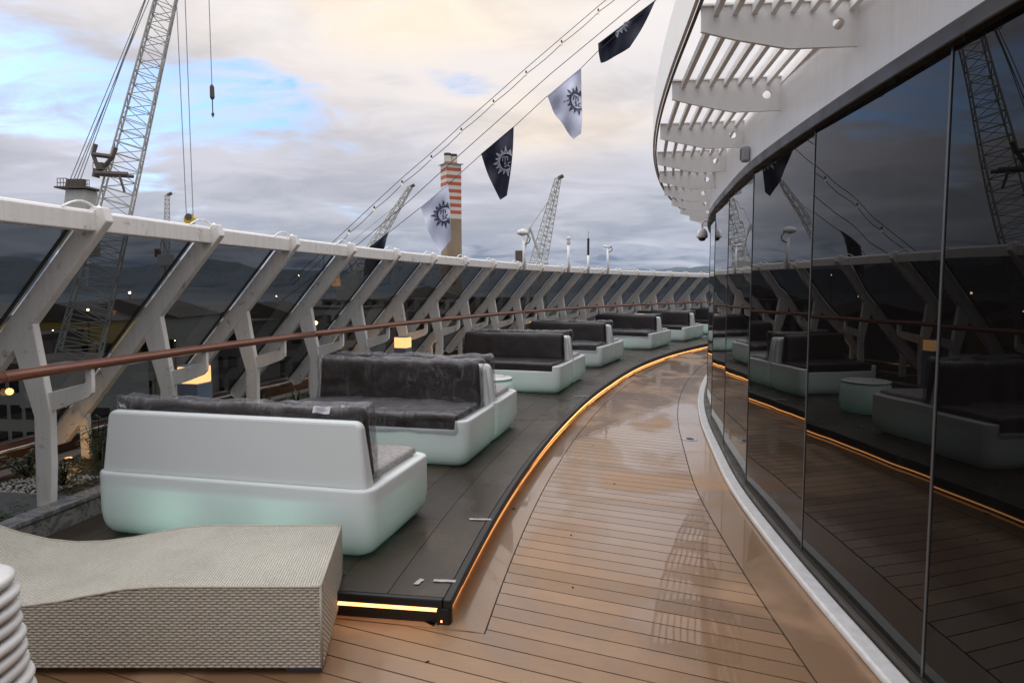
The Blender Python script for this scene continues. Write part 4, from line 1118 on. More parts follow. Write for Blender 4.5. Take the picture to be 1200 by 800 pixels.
# ribbed grate
g = root('ribbed_grate', 'grey ribbed metal grate lying in the planter left of the first frame foot', 'grate', P(0.0, -0.85, 0.215), -hd(0))
mb = MB(); mb.box(-0.32, 0.32, -0.22, 0.22, -0.012, -0.004); mb.build('backing_plate', mull, g)
rb = MB()
for k in range(26): x = -0.31 + 0.62 * k / 25; rb.box(x - 0.006, x + 0.006, -0.22, 0.22, -0.004, 0.010)
o = rb.build('ribs', grate, g); o['kind'] = 'stuff'

# ------------------------------------------------------------------ woven lounger in the foreground
lg = root('wicker_lounger', 'pale woven wicker sun lounger with a wavy top in the left foreground', 'sun lounger', (-0.815, 3.24, 0))
wk = Vector((-0.88, 3.25, 0))
def prof(x):      # x world
    pts = [(-0.7, 0.402), (-1.60, 0.402), (-1.75, 0.392), (-1.90, 0.365), (-2.05, 0.335), (-2.2, 0.315), (-2.35, 0.31), (-2.50, 0.325), (-2.65, 0.36), (-2.8, 0.41), (-3.0, 0.49), (-3.2, 0.56), (-3.4, 0.60)]
    for (x0, z0), (x1, z1) in zip(pts, pts[1:]):
        if x1 <= x <= x0: t = (x0 - x) / (x0 - x1); t = t * t * (3 - 2 * t) * 0.3 + t * 0.7; return z0 + (z1 - z0) * t
    return pts[-1][1]
xs = [-0.90 - 2.4 * i / 48 for i in range(49)]
yn, yf = 2.89, 3.655
def xsk(x, y): return x - 0.10 * (y - yn) / (yf - yn)      # ends are slightly skewed
def uvmesh(name, quads, mat, parent):     # quads: list of (verts3d[4], uvs[4])
    vs = []; fs = []; uv = []
    for v4, u4 in quads: b = len(vs); vs += v4; fs.append((b, b + 1, b + 2, b + 3)); uv += u4
    me = bpy.data.meshes.new(name); me.from_pydata(vs, [], fs); me.materials.append(mat)
    l = me.uv_layers.new(name='UVMap')
    for i, q in enumerate(uv): l.data[i].uv = q
    bm = bmesh.new(); bm.from_mesh(me); bmesh.ops.remove_doubles(bm, verts=bm.verts, dist=1e-5); bm.to_mesh(me); bm.free()
    me.polygons.foreach_set('use_smooth', [True] * len(me.polygons))
    return me_obj(name, me, parent)
qt = []; qs = []; qb = []; acc = 0
zb = 0.035
for i in range(48):
    x0, x1 = xs[i], xs[i + 1]; z0, z1 = prof(x0), prof(x1); dl_ = math.hypot(x1 - x0, z1 - z0)
    ny_ = 6
    for j in range(ny_):
        ya, yb = yn + (yf - yn) * j / ny_, yn + (yf - yn) * (j + 1) / ny_
        V_ = lambda x, y, z: tuple(Vector((xsk(x, y), y, z)) - wk)
        qt.append(([V_(x0, ya, z0), V_(x0, yb, z0), V_(x1, yb, z1), V_(x1, ya, z1)], [(ya, acc), (yb, acc), (yb, acc + dl_), (ya, acc + dl_)]))
    V_ = lambda x, y, z: tuple(Vector((xsk(x, y), y, z)) - wk)
    qs.append(([V_(x1, yn, zb), V_(x0, yn, zb), V_(x0, yn, z0), V_(x1, yn, z1)], [(x1, zb), (x0, zb), (x0, z0), (x1, z1)]))
    qs.append(([V_(x0, yf, zb), V_(x1, yf, zb), V_(x1, yf, z1), V_(x0, yf, z0)], [(x0, zb), (x1, zb), (x1, z1), (x0, z0)]))
    acc += dl_
z0 = prof(xs[0])
qs.append(([V_(xs[0], yn, zb), V_(xs[0], yf, zb), V_(xs[0], yf, z0), V_(xs[0], yn, z0)], [(yn, zb), (yf, zb), (yf, z0), (yn, z0)]))
z1 = prof(xs[-1])
qs.append(([V_(xs[-1], yf, zb), V_(xs[-1], yn, zb), V_(xs[-1], yn, z1), V_(xs[-1], yf, z1)], [(yf, zb), (yn, zb), (yn, z1), (yf, z1)]))
uvmesh('woven_top', qt, wick_top, lg); uvmesh('woven_side', qs, strand_back, lg)
wv_ = MB(); rnw = random.Random(9)
def strand(o_, ux, uz, un, L, hgt):      # one visible run of a flat cane: a low hump
    prf_ = ((0.0, 0.0002, 0.55), (0.2, 0.0032, 0.98), (0.5, 0.0050, 1.08), (0.8, 0.0032, 0.98), (1.0, 0.0002, 0.55)); vs = []
    for t, d__, hh3 in prf_:
        c_ = o_ + ux * (L * t); hv = hgt * 0.5 * hh3
        vs += [tuple(c_ - uz * hv), tuple(c_ - uz * hv * 0.55 + un * d__), tuple(c_ + uz * hv * 0.55 + un * d__), tuple(c_ + uz * hv)]
    wv_.add(vs, [(4 * i + j, 4 * i + 4 + j, 4 * i + 5 + j, 4 * i + 1 + j) for i in range(4) for j in range(3)])
SH, SW = 0.0125, 0.036
up_ = Vector((0, 0, 1))
for rr_ in range(48):
    zc = zb + SH * (rr_ + 0.5)
    for kk in range(-1, 66):
        x0 = xs[0] - 0.002 - (kk + (0.5 if rr_ % 2 else 0)) * SW
        if x0 - SW * 0.6 > xs[0] or x0 - SW < xs[-1]: continue
        Lx = SW * 1.04 if x0 <= xs[0] else SW * 0.5; x0 = min(x0, xs[0] - 0.001)
        if zc + SH * 0.25 > min(prof(x0), prof(x0 - SW)): continue
        strand(Vector((x0 + rnw.uniform(-0.001, 0.001), yn, zc + rnw.uniform(-0.0006, 0.0006))) - wk, Vector((-1, 0, 0)), up_, Vector((0, -1, 0)), Lx, SH * 0.90)
    if zc + SH * 0.5 < z0:
        eu = Vector((xsk(xs[0], yf) - xs[0], yf - yn, 0)); el_ = eu.length; eu.normalize(); en = Vector((eu.y, -eu.x, 0))
        for kk in range(22):
            d0 = 0.004 + (kk + (0.5 if rr_ % 2 else 0)) * SW
            if d0 + SW > el_: continue
            strand(Vector((xs[0], yn, zc)) - wk + eu * d0, eu, up_, en, SW * 1.04, SH * 0.90)
o = wv_.build('wicker_strands', strand_m, lg, smooth=True); o['kind'] = 'stuff'
edge_m = material('wicker_edge', (0.44, 0.40, 0.33), 0.5, ns=60, namt=0.3, bumpn=(180, 0.8, 0.004))
mb = MB()
for y in (yn, yf): mb.tube([Vector((xsk(x, y), y, prof(x))) - wk for x in xs], 0.006, 6)
mb.tube([Vector((xsk(xs[0], y), y, prof(xs[0]))) - wk for y in (yn, yf)], 0.006, 6)
for y in (yn, yf): mb.tube([Vector((xsk(xs[0], y), y, z)) - wk for z in (zb, z0)], 0.006, 6)
mb.build('edge_piping', edge_m, lg, smooth=True)
for fx, fy in ((-1.0, yn + 0.06), (-1.08, yf - 0.06), (-3.1, yn + 0.06), (-3.2, yf - 0.06)):
    mb = MB(); mb.box(fx - 0.07, fx + 0.09, fy - 0.035, fy + 0.035, 0.001, 0.034); mb.v = [tuple(Vector(v) - wk) for v in mb.v]; mb.build('foot', mull, lg, bevel=0.003)

# stack of white moulded chair seats, bottom left
def seat_shell(k, z, x, y, rz, label):
    r = root('stacked_chair', label, 'chair', (x, y, z), rz, 'white moulded chairs in a stack')
    mb = MB(); nA, nR = 40, 7; a0, b0 = 0.27, 0.25
    prf = [(0.0, 0.0), (0.45, 0.002), (0.80, 0.006), (0.93, 0.010), (0.985, 0.003), (1.0, -0.009), (0.99, -0.020), (0.93, -0.022), (0.5, -0.020), (0.0, -0.020)]
    for f, zz_ in prf:
        for i in range(nA):
            a_ = 2 * pi * i / nA; e = 2.6
            xx = math.copysign(abs(cos(a_)) ** (2 / e), cos(a_)); yy = math.copysign(abs(sin(a_)) ** (2 / e), sin(a_))
            mb.v.append((a0 * f * xx, b0 * f * yy, zz_ + 0.016 * (f * xx) ** 2))
    for j in range(len(prf) - 1):
        for i in range(nA): mb.f.append((j * nA + i, j * nA + (i + 1) % nA, (j + 1) * nA + (i + 1) % nA, (j + 1) * nA + i))
    mb.build('seat', whiteplast, r, smooth=True)
    return r
zz0 = 0.10
ORD = ['lowest', 'second lowest', 'third lowest', 'fourth lowest', 'fifth lowest', 'sixth lowest', 'seventh lowest', 'eighth from the top', 'seventh from the top', 'sixth from the top', 'fifth from the top', 'fourth from the top', 'third from the top', 'second from the top', '']
for k in range(15):
    z = zz0 + k * 0.047
    seat_shell(k, z, -1.785 - 0.0055 * k + 0.004 * sin(k * 2.1), 2.02 + 0.004 * cos(k), 0.05 * sin(k), ORD[k] + ' of the stacked white moulded chairs at the bottom left' if k < 14 else 'topmost white moulded chair of the stack at the bottom left')
r0 = root('chair_trolley', 'low trolley under the stack of white moulded chairs', 'trolley', (-1.76, 2.02, 0))
mb = MB(); mb.box(-0.2, 0.2, -0.2, 0.2, 0.045, 0.062); mb.build('base_plate', mull, r0, bevel=0.004)
for sx in (-1, 1):
    for sy in (-1, 1):
        mb = MB(); mb.tube([(sx * 0.16, sy * 0.16 - 0.012, 0.022), (sx * 0.16, sy * 0.16 + 0.012, 0.022)], 0.022, 14); mb.build('wheel', rubber, r0, smooth=False)

# ------------------------------------------------------------------ flags and strings
YF = 20.0
def fold(x, z, seed): return 0.17 * (sin(x * 5.5 + z * 1.5 + seed) + 0.5 * sin(x * 11 - z * 3 + seed * 2)) + 0.03 * sin(z * 6 + seed)
def px2w(u, v): p = at(u, v, YF); return p
def flag(corners, cloth, ink, emc, er, label, seed, clipdir=None):
    TL, TR, BR, BL = [px2w(*c) for c in corners]
    o3 = TL.copy(); r = root('pennant_flag', label, 'flag', o3, 0, 'black and white flags hung along the halyard')
    N = 16; mb = MB()
    for j in range(N + 1):
        for i in range(N + 1):
            s_, t = i / N, j / N
            p = (TL * (1 - s_) + TR * s_) * (1 - t) + (BL * (1 - s_) + BR * s_) * t
            bow = 0.05 * sin(pi * t) * (1 if s_ > 0.5 else -1) * abs(2 * s_ - 1)
            x = p.x + bow; z = p.z; mb.v.append((x - o3.x, fold(x, z, seed) * min(1, t * 4), z - o3.z))
    for j in range(N):
        for i in range(N): k = j * (N + 1) + i; mb.f.append((k, k + 1, k + N + 2, k + N + 1))
    mb.build('cloth', cloth, r, smooth=True)
    mb = MB(); mb.tube([(0, 0, 0), tuple(TR - TL)], 0.018, 6); mb.build('hoist_rope', cloth, r)
    if emc:
        c = px2w(*emc); m_ = MB(); R = er
        polys = []
        for k in range(16):                                        # sun rays, open outlines, long and short in turn
            a_ = 2 * pi * k / 16 + 0.1; Lr = R * (1.0 if k % 2 == 0 else 0.86); w_ = 0.19 if k % 2 == 0 else 0.16
            tip = (Lr * cos(a_), Lr * sin(a_)); i0 = (R * 0.56 * cos(a_ - w_), R * 0.56 * sin(a_ - w_)); i1 = (R * 0.56 * cos(a_ + w_), R * 0.56 * sin(a_ + w_))
            polys.append(('line', i0, tip)); polys.append(('line', tip, i1)); polys.append(('line', ((i0[0] + i1[0]) / 2, (i0[1] + i1[1]) / 2), (tip[0] * 0.85, tip[1] * 0.85)))
        seg = 28
        for k in range(seg):
            a0_, a1_ = 2 * pi * k / seg, 2 * pi * (k + 1) / seg
            polys.append(('quad', [(R * 0.50 * cos(a0_), R * 0.50 * sin(a0_)), (R * 0.50 * cos(a1_), R * 0.50 * sin(a1_)), (R * 0.57 * cos(a1_), R * 0.57 * sin(a1_)), (R * 0.57 * cos(a0_), R * 0.57 * sin(a0_))]))
        # the letters m, s, c inside the ring
        def stroke(pts, w=0.055):
            for a_, b_ in zip(pts, pts[1:]): polys.append(('line', (a_[0] * R, a_[1] * R), (b_[0] * R, b_[1] * R), w))
        stroke([(-0.30, 0.02), (-0.30, 0.30), (-0.12, 0.30), (-0.12, 0.04)]); stroke([(-0.12, 0.30), (0.06, 0.30), (0.06, 0.06)])
        stroke([(-0.04, -0.05), (-0.16, -0.05), (-0.18, -0.16), (-0.05, -0.19), (-0.05, -0.32), (-0.20, -0.32)])
        stroke([(0.26, -0.08), (0.10, -0.08), (0.07, -0.30), (0.24, -0.33)])
        for q in polys:
            if q[0] == 'line':
                a_, b_ = Vector(q[1]), Vector(q[2]); w_ = (q[3] if len(q) > 3 else 0.045) * R; d_ = (b_ - a_)
                if d_.length < 1e-6: continue
                n_ = Vector((-d_.y, d_.x)).normalized() * w_ / 2; pts = [a_ - n_, b_ - n_, b_ + n_, a_ + n_]
            else: pts = [Vector(p) for p in q[1]]
            # clip by the folded right edge of the flag (line TR-BR)
            keep = True; wp = []
            for p in pts:
                wx, wz = c.x + p.x, c.z + p.y
                t = max(0, min(1, (TR.z - wz) / (TR.z - BR.z))); lim = TR.x + (BR.x - TR.x) * t - 0.02 + 0.05 * sin(pi * t)
                top = TL.z + (TR.z - TL.z) * (wx - TL.x) / (TR.x - TL.x)
                if wx > lim: wx = lim
                if wz > top - 0.02: wz = top - 0.02
                wp.append((wx, wz))
            ar = abs(sum(wp[i][0] * wp[(i + 1) % 4][1] - wp[(i + 1) % 4][0] * wp[i][1] for i in range(4)))
            if ar < 1e-4: continue
            m_.add([(x - o3.x, fold(x, z, seed) - 0.03, z - o3.z) for x, z in wp], [(0, 1, 2, 3)])
        m_.build('emblem', ink, r)
flag([(432, 291), (455, 273), (446, 303), (428, 325)], flag_d, ink_w, None, 0, 'small dark flag dipping behind the windscreen, lowest on the halyard', 1)
flag([(493, 243), (525, 216), (528, 281), (515, 297)], flag_w, ink_d, (521, 251), 0.40, 'white flag with a dark sun emblem hanging in front of the striped chimney', 2)
flag([(564, 181), (602, 149), (594, 229), (586, 233)], flag_d, ink_w, (594, 190), 0.40, 'dark navy flag with a pale sun emblem, right of the chimney top', 3)
flag([(641.5, 113), (681, 80), (680, 159), (672, 164)], flag_w, ink_d, (677, 119), 0.41, 'white flag with a dark sun emblem, higher and clear against the sky', 4)
flag([(701, 52), (768, 1), (737, 58), (704, 74)], flag_d, ink_w, (722, 30), 0.36, 'black flag blown sideways at the top of the halyard', 5)
def string(pts, rad, mat, name, label, cat, grp=None, sag=0.0):
    w = [px2w(*p) for p in pts]; o3 = w[0].copy(); mb = MB()
    mb.tube([p - o3 for p in w], rad, 6); o = mb.build(name, mat, smooth=True); o.location = o3; tag(o, label, cat, grp); return o
string([(330, 352), (422.5, 284), (480, 235), (537, 183), (645, 87), (750, 0), (900, -125)], 0.011, wire, 'halyard', 'bare thin wire rising between the light string and the flags', 'wire')
string([(400, 322), (455, 273), (493, 243), (525, 216), (564, 181), (602, 149), (641, 113), (681, 80), (701, 60), (768, 1), (900, -115)], 0.010, wire, 'halyard', 'thin wire carrying the black and white flags', 'wire')
ls = root('string_lights', 'double wire with a row of small bulbs climbing to the top of the picture', 'string lights', px2w(395, 281))
l0 = px2w(395, 281)
bulbs = [(408.5, 268), (438, 240.5), (470.6, 210.5), (505, 181), (540, 149), (577.7, 116), (616, 82), (657.6, 46.3), (700.6, 9.5), (745, -27)]
base = [(340, 330), (385, 290)] + bulbs + [(900, -150)]
for dv_ in (0.0, 5.0):
    mb = MB(); pts = []
    for (u0, v0), (u1, v1) in zip(base, base[1:]):
        for k in range(4): t = k / 4; pts.append(px2w(u0 + (u1 - u0) * t + dv_ * 0.5, v0 + (v1 - v0) * t - 1.5 + (dv_ + 1.5 * sin(pi * t) if dv_ else 0)) - l0)
    mb.tube(pts, 0.010, 6); mb.build('wire', wire, ls, smooth=True)
for u, v in bulbs:
    p = px2w(u + 0.5, v + 1.0) - l0
    mb = MB(); mb.lathe([(0.02, 0.0), (0.028, -0.05), (0.015, -0.07)], p, 8); o = mb.build('lamp_holder', rubber, ls)
    mb = MB(); mb.lathe([(0.018, -0.07), (0.030, -0.11), (0.027, -0.15), (0.0, -0.175)], p, 8); mb.build('bulb', bulbm, ls, smooth=True)

# ------------------------------------------------------------------ cranes
def lattice(p0, p1, w0, w1, nb, rot, rc, rd, taper_tip=False):
    p0, p1 = Vector(p0), Vector(p1); ax = (p1 - p0).normalized()
    a_ = ax.cross(Vector((0, 1, 0))).normalized(); b_ = ax.cross(a_).normalized()
    ca, sa = cos(rot), sin(rot); a2 = a_ * ca + b_ * sa; b2 = b_ * ca - a_ * sa
    def cr(t, k):
        w = (w0 + (w1 - w0) * t) / 2
        return p0 + (p1 - p0) * t + (a2 * (1 if k in (0, 3) else -1) + b2 * (1 if k in (0, 1) else -1)) * w
    mb = MB()
    for k in range(4): mb.tube([cr(0, k), cr(1, k)], rc, 6)
    md = MB()
    for i in range(nb):
        for k in range(4):
            k2 = (k + 1) % 4; t0, t1 = i / nb, (i + 1) / nb
            if (i + k) % 2: md.tube([cr(t0, k), cr(t1, k2)], rd, 4, False)
            else: md.tube([cr(t0, k2), cr(t1, k)], rd, 4, False)
            md.tube([cr(t1, k), cr(t1, k2)], rd, 4, False)
    return mb, md
YC = 62.0
g0 = at(92, 420, YC); tipc = at(252, -235, YC)
cr_ = root('harbour_crane', 'large lattice boom harbour crane towering over the left end of the windscreen', 'crane', (g0.x, YC, ZQ))
co = Vector((g0.x, YC, ZQ))
mb, md = lattice(g0 - co, tipc - co, 3.3, 0.6, 48, 0.42, 0.085, 0.038)
mb.build('boom_chords', crane_paint, cr_); md.build('boom_lacing', crane_paint, cr_)
# cross platform on the boom, with a strut frame
pA, pB = at(112, 203, YC - 2.2) - co, at(150, 205, YC - 1.5) - co
mb = MB(); mb.tube([pA, pB], 0.26, 6); mb.tube([pA + Vector((0, 0.9, 0)), pB + Vector((0, 0.9, 0))], 0.16, 6); mb.build('boom_platform', crane_dark, cr_)
f = lambda u, v: at(u, v, YC - 2.0) - co
mb = MB(); mb.tube([f(112.5, 169), f(109, 181), f(115, 197)], 0.17, 6); mb.tube([f(136, 173), f(132, 184), f(122, 195), f(116, 201)], 0.17, 6); mb.tube([f(109, 181), f(132, 184)], 0.22, 6)
mb.tube([f(114, 198), f(112, 208)], 0.3, 6); mb.lathe([(0.35, -0.3), (0.35, 0.3)], f(118, 195), 8); mb.tube([f(140, 206), f(146, 225)], 0.1, 6); mb.build('strut_frame', crane_dark, cr_)
mb = MB()
for uu in (109, 119, 128): mb.tube([f(uu, 203), f(uu, 190)], 0.035, 4)
mb.tube([f(109, 191), f(130, 193)], 0.035, 4); mb.build('guard_rail', crane_dark, cr_)
# machinery tower
f = lambda u, v, dy=0: at(u, v, YC + dy) - co
mb = MB(); a_, b_, c_, d_ = f(77, 222), f(100, 222), f(104, 300), f(68, 300)
mb.add([a_, b_, c_, d_] + [p + Vector((0, 1.8, 0)) for p in (a_, b_, c_, d_)], [(0, 1, 2, 3), (4, 7, 6, 5), (0, 4, 5, 1), (1, 5, 6, 2), (2, 6, 7, 3), (3, 7, 4, 0)]); mb.build('tower_head', crane_paint, cr_)
mb = MB(); p_ = f(66.5, 219.5); q_ = f(105, 221.5); mb.box(p_.x, q_.x, -0.4, 2.2, p_.z - 0.1, p_.z + 0.05); mb.build('tower_platform', crane_dark, cr_)
mb = MB()
for k in range(4): mb.tube([f(80 + 5.5 * k, 220), f(82 + 5 * k, 210)], 0.28, 8)
mb.build('rope_sheaves', crane_dark, cr_)
mb = MB()
for k in range(4): mb.tube([f(67 + 3.6 * k, 219), f(67 + 3.6 * k, 209)], 0.035, 4); mb.tube([f(97 + 2.5 * k, 220), f(97 + 2.5 * k, 211)], 0.035, 4)
for vv in (209, 214): mb.tube([f(67, vv), f(78, vv)], 0.035, 4); mb.tube([f(97, vv + 2), f(104.5, vv + 2)], 0.035, 4)
mb.build('guard_rail', crane_dark, cr_)
mb = MB()
for u0, u1, vt in ((82, 215, -110), (86, 225, -120), (90, 228, -150), (94, 240, -190)): mb.tube([f(u0, 211), f(u1, vt)], 0.045, 4)
mb.build('luffing_ropes', wirel, cr_)
# portal base
mb = MB(); bz = f(92, 420).z
mb.box(-3.4, 4.5, -3, 3.4, bz - 4.0, bz - 0.6); mb.build('machinery_house', crane_paint, cr_)
mb = MB(); mb.lathe([(2.6, bz - 7.0), (2.2, bz - 4.02)], n=16); mb.build('slewing_ring', crane_dark, cr_)
for sx in (-1, 1):
    for sy in (-1, 1): mb = MB(); mb.tube([(sx * 1.6, sy * 1.6, bz - 7), (sx * 4.6, sy * 4.6, 0)], 0.5, 6); mb.build('portal_leg', crane_paint, cr_)
mb = MB(); mb.box(-3.0, 3.0, -3.0, 3.0, bz - 7.4, bz - 7.02); mb.build('portal_deck', crane_dark, cr_)
# hoist ropes and hooks (hang from the boom)
def hook(u, vtop, vb, vh, lab, yellow=False):
    a_ = at(u, vtop, YC); b_ = at(u, vb, YC); r = root('crane_hook', lab, 'hook', b_, 0)
    mb = MB()
    if yellow:
        mb.tube([Vector((-0.30, 0, 0)), Vector((-0.55, 0, a_.z - b_.z))], 0.040, 4); mb.tube([Vector((0.30, 0, 0)), Vector((0.28, 0, a_.z - b_.z - 1))], 0.040, 4); mb.build('hoist_rope', wirel, r)
        mb = MB(); mb.tube([(0.0, -0.25, -0.1), (0.0, 0.25, -0.1)], 0.45, 14); mb.build('hook_block', yellowp, r)
        mb = MB(); mb.tube([(0.0, -0.3, 0.12), (0.0, 0.3, 0.12)], 0.30, 14); mb.build('sheave', crane_dark, r)
    else:
        mb.tube([Vector((0, 0, 0)), Vector((0.0, 0, a_.z - b_.z))], 0.040, 4); mb.build('hoist_rope', wirel, r)
        mb = MB(); mb.lathe([(0.08, 0.5), (0.20, 0.3), (0.22, -0.6), (0.10, -0.8)], n=8); mb.build('hook_block', crane_dark, r)
        mb = MB(); L = b_.z - at(u, vh, YC).z; mb.tube([(0, 0, -0.8), (0, 0, -L)], 0.05, 5); mb.lathe([(0.02, -L - 0.3), (0.15, -L), (0.05, -L + 0.2)], n=6); mb.build('hook', crane_dark, r)
hook(222.5, -118, 256, 0, 'yellow hook block hanging on two long ropes just above the windscreen', True)
hook(248.5, -219, 106, 134, 'small dark hook on a single rope high above the yellow one')
def small_crane(name, base_uv, tip_uv, Yd, w0, w1, nb, rc, rd, label, cab=None, ztow=None):
    p0, p1 = at(*base_uv, Yd), at(*tip_uv, Yd); o3 = Vector((p0.x, Yd, ZQ)); r = root(name, label, 'crane', o3, 0, 'distant dockside cranes')
    mb, md = lattice(p0 - o3, p1 - o3, w0, w1, nb, 0.5, rc, rd); mb.build('boom_chords', crane_paint, r); md.build('boom_lacing', crane_paint, r)
    mb = MB(); mb.tube([p1 - o3, p1 - o3 + Vector((w1 * 1.2, 0, w1 * 0.6))], w1 * 0.45, 8); mb.build('boom_head', crane_dark, r)
    hp = p0 - o3; s_ = w0
    mb = MB(); mb.box(-s_ * 1.1, s_ * 0.8, -s_, s_, hp.z - s_ * 1.6, hp.z + s_ * 0.25); mb.v = [(v[0] + hp.x, v[1], v[2]) for v in mb.v]; mb.build('machinery_house', crane_paint, r)
    mb = MB(); mb.box(-s_ * 1.75, -s_ * 1.15, -s_ * 0.5, s_ * 0.5, hp.z - s_ * 0.2, hp.z + s_ * 1.2); mb.build('cab', crane_dark, r)
    mb = MB(); mb.tube([(hp.x - s_ * 1.2, 0, hp.z + s_ * 0.6), (hp.x - s_ * 0.6, 0, hp.z + s_ * 3)], s_ * 0.1, 6); mb.tube([(hp.x + s_ * 0.2, 0, hp.z + s_ * 0.6), (hp.x - s_ * 0.6, 0, hp.z + s_ * 3)], s_ * 0.1, 6)
    mb.tube([(hp.x - s_ * 0.6, 0, hp.z + s_ * 3), p0 - o3 + (p1 - p0) * 0.85], s_ * 0.03, 4); mb.build('mast_frame', crane_paint, r)
    for sx in (-1, 1):
        for sy in (-1, 1): mb = MB(); mb.tube([(sx * s_ * 0.6, sy * s_ * 0.6, hp.z - s_ * 1.6), (sx * s_ * 1.6, sy * s_ * 1.6, 0)], s_ * 0.16, 6); mb.build('portal_leg', crane_paint, r)
    return r
small_crane('dockside_crane', (630, 312), (654, 209), 210, 3.9, 1.3, 20, 0.16, 0.08, 'grey luffing crane standing just right of centre, boom leaning right')
small_crane('dockside_crane', (412, 330), (481, 219), 180, 3.0, 0.9, 26, 0.14, 0.08, 'pale slim crane jib slanting up behind the light string wires')
small_crane('dockside_crane', (195, 300), (196, 229), 260, 2.2, 1.4, 14, 0.18, 0.10, 'tiny upright tower crane between the big boom and the hook ropes')

# chimney
YCH = 420.0
cb = at(529, 300, YCH); ch = root('striped_chimney', 'tall square power station chimney with red and white bands over a brown shaft', 'chimney', (cb.x, YCH, ZQ), math.radians(28))
def zat(v): return at(529, v, YCH).z - ZQ
wd = 4.75
mb = MB(); z0_, z1_ = 0, zat(257); mb.prism([(-wd, -wd), (wd, -wd), (wd, wd), (-wd, wd)], lambda p: (p[0] * 1.04, p[1] * 1.04, z0_), lambda p: (p[0], p[1], z1_)); mb.build('brown_shaft', chim_br, ch)
vs_ = [257, 251.5, 247.5, 243.5, 239.5, 235, 231, 227, 223, 218.5, 214.5, 210.5, 206.5, 202, 198, 193.5]
for k, (va, vb) in enumerate(zip(vs_, vs_[1:])):
    za, zb_ = zat(va) + 0.02, zat(vb)
    red = k % 2 == 1; w_ = wd + (0.02 if red else 0)
    mb = MB(); mb.prism([(-w_, -w_), (w_, -w_), (w_, w_), (-w_, w_)], lambda p: (p[0], p[1], za), lambda p: (p[0], p[1], zb_)); mb.build('red_band' if red else 'white_band', brick_red if red else brick_wh, ch)
for fx_, fy_ in ((-2.3, -0.6), (2.2, 0.6)):
    z_ = zat(193.4)
    for a_, b_, m__ in ((0, 1.6, brick_red), (1.6, 5.0, brick_wh), (5.0, 6.6, material('flue_soot', (0.06, 0.05, 0.045), 0.8))):
        mb = MB(); mb.lathe([(2.15, z_ + a_ + 0.01), (2.15, z_ + b_)], (fx_, fy_, 0), 20); mb.build('flue', m__, ch, smooth=False)
mb = MB(); mb.box(-wd - 1.2, wd + 1.2, -wd - 1.2, wd + 1.2, zat(193.5), zat(193.5) + 0.25); mb.build('gallery', crane_paint, ch)

# ------------------------------------------------------------------ port buildings and lamps
win_me = {}
def building(u, vt, Yd, w, d_, mat, rf, label, nx, nz, name='port_building', wz=1.3):
    top = at(u, vt, Yd).z; h = top - ZQ; x = at(u, vt, Yd).x
    r = root(name, label, 'building', (x, Yd, ZQ), random.uniform(-0.25, 0.15), 'port buildings on the quay')
    mb = MB(); mb.box(-w / 2, w / 2, 0, d_, 0, h); mb.build('wall', mat, r)
    if rf == 'gable':
        mb = MB(); mb.prism([(-w / 2 - 0.4, h + 0.01), (w / 2 + 0.4, h + 0.01), (0, h + w * 0.16)], lambda p: (p[0], -0.4, p[1]), lambda p: (p[0], d_ + 0.4, p[1])); mb.build('roof', roofm, r)
    else:
        mb = MB(); mb.box(-w / 2 - 0.3, w / 2 + 0.3, -0.3, d_ + 0.3, h + 0.01, h + 0.6); mb.build('roof', roofm, r)
    key = round(wz, 1)
    if key not in win_me: m_ = MB(); m_.box(-wz / 2, wz / 2, -0.06, 0.0, 0, wz * 1.2); win_me[key] = m_.mesh('window', windm)
    for i in range(nx):
        for j in range(nz):
            o = me_obj('window', win_me[key], r); o.location = (-w / 2 + w * (i + 0.5) / nx, -0.002, h - (j + 0.9) * (h / (nz + 0.4)) * (0.9 if nz > 1 else 0.5))
building(25, 432, 75, 11, 12, housew, 'flat', 'white port office with square windows, lower left behind the screen', 6, 5)
building(65, 376, 120, 20, 22, housey, 'gable', 'yellow walled warehouse behind the second glass pane', 5, 2, wz=2.6)
building(140, 372, 130, 22, 20, housew, 'gable', 'pale warehouse right of the yellow one', 5, 2, wz=2.4)
building(215, 380, 150, 26, 18, houseb, 'flat', 'grey brick terminal building behind the third pane', 8, 3, wz=2.0)
building(300, 372, 170, 24, 20, houseb, 'gable', 'grey shed behind the fourth pane', 6, 2, wz=2.2)
building(370, 362, 220, 34, 24, housew, 'flat', 'long pale terminal block behind the fifth pane', 9, 3, wz=2.4)
building(440, 352, 300, 46, 24, houseb, 'flat', 'far grey block with rows of windows', 9, 4, wz=2.8)
building(500, 350, 330, 40, 24, housew, 'gable', 'far pale hall left of the chimney base', 8, 3, wz=3.0)
building(560, 350, 420, 70, 40, houseb, 'flat', 'power station block at the foot of the chimney', 10, 4, wz=4.0)
building(-60, 400, 100, 20, 18, houseb, 'flat', 'dark shed at the far left of the quay', 6, 3, wz=2.0)
LMP = iter(['brightest quay lamp, seen through the second dark pane', 'upper right quay lamp in the second dark pane', 'quay lamp left in the third dark pane', 'faint quay lamp near the middle of the second pane',
  'quay lamp halfway up the fourth dark pane', 'highest quay lamp in the fifth dark pane', 'quay lamp low in the fourth dark pane', 'quay lamp in the sixth dark pane', 'lowest quay lamp in the fourth pane above the handrail',
  'far quay lamp in a pane below the floodlight mast', 'far quay lamp right above the handrail near the third sofas', 'low quay lamp just over the handrail in the second pane', 'low quay lamp in the third pane by the warehouse', 'lower right quay lamp in the third pane'])
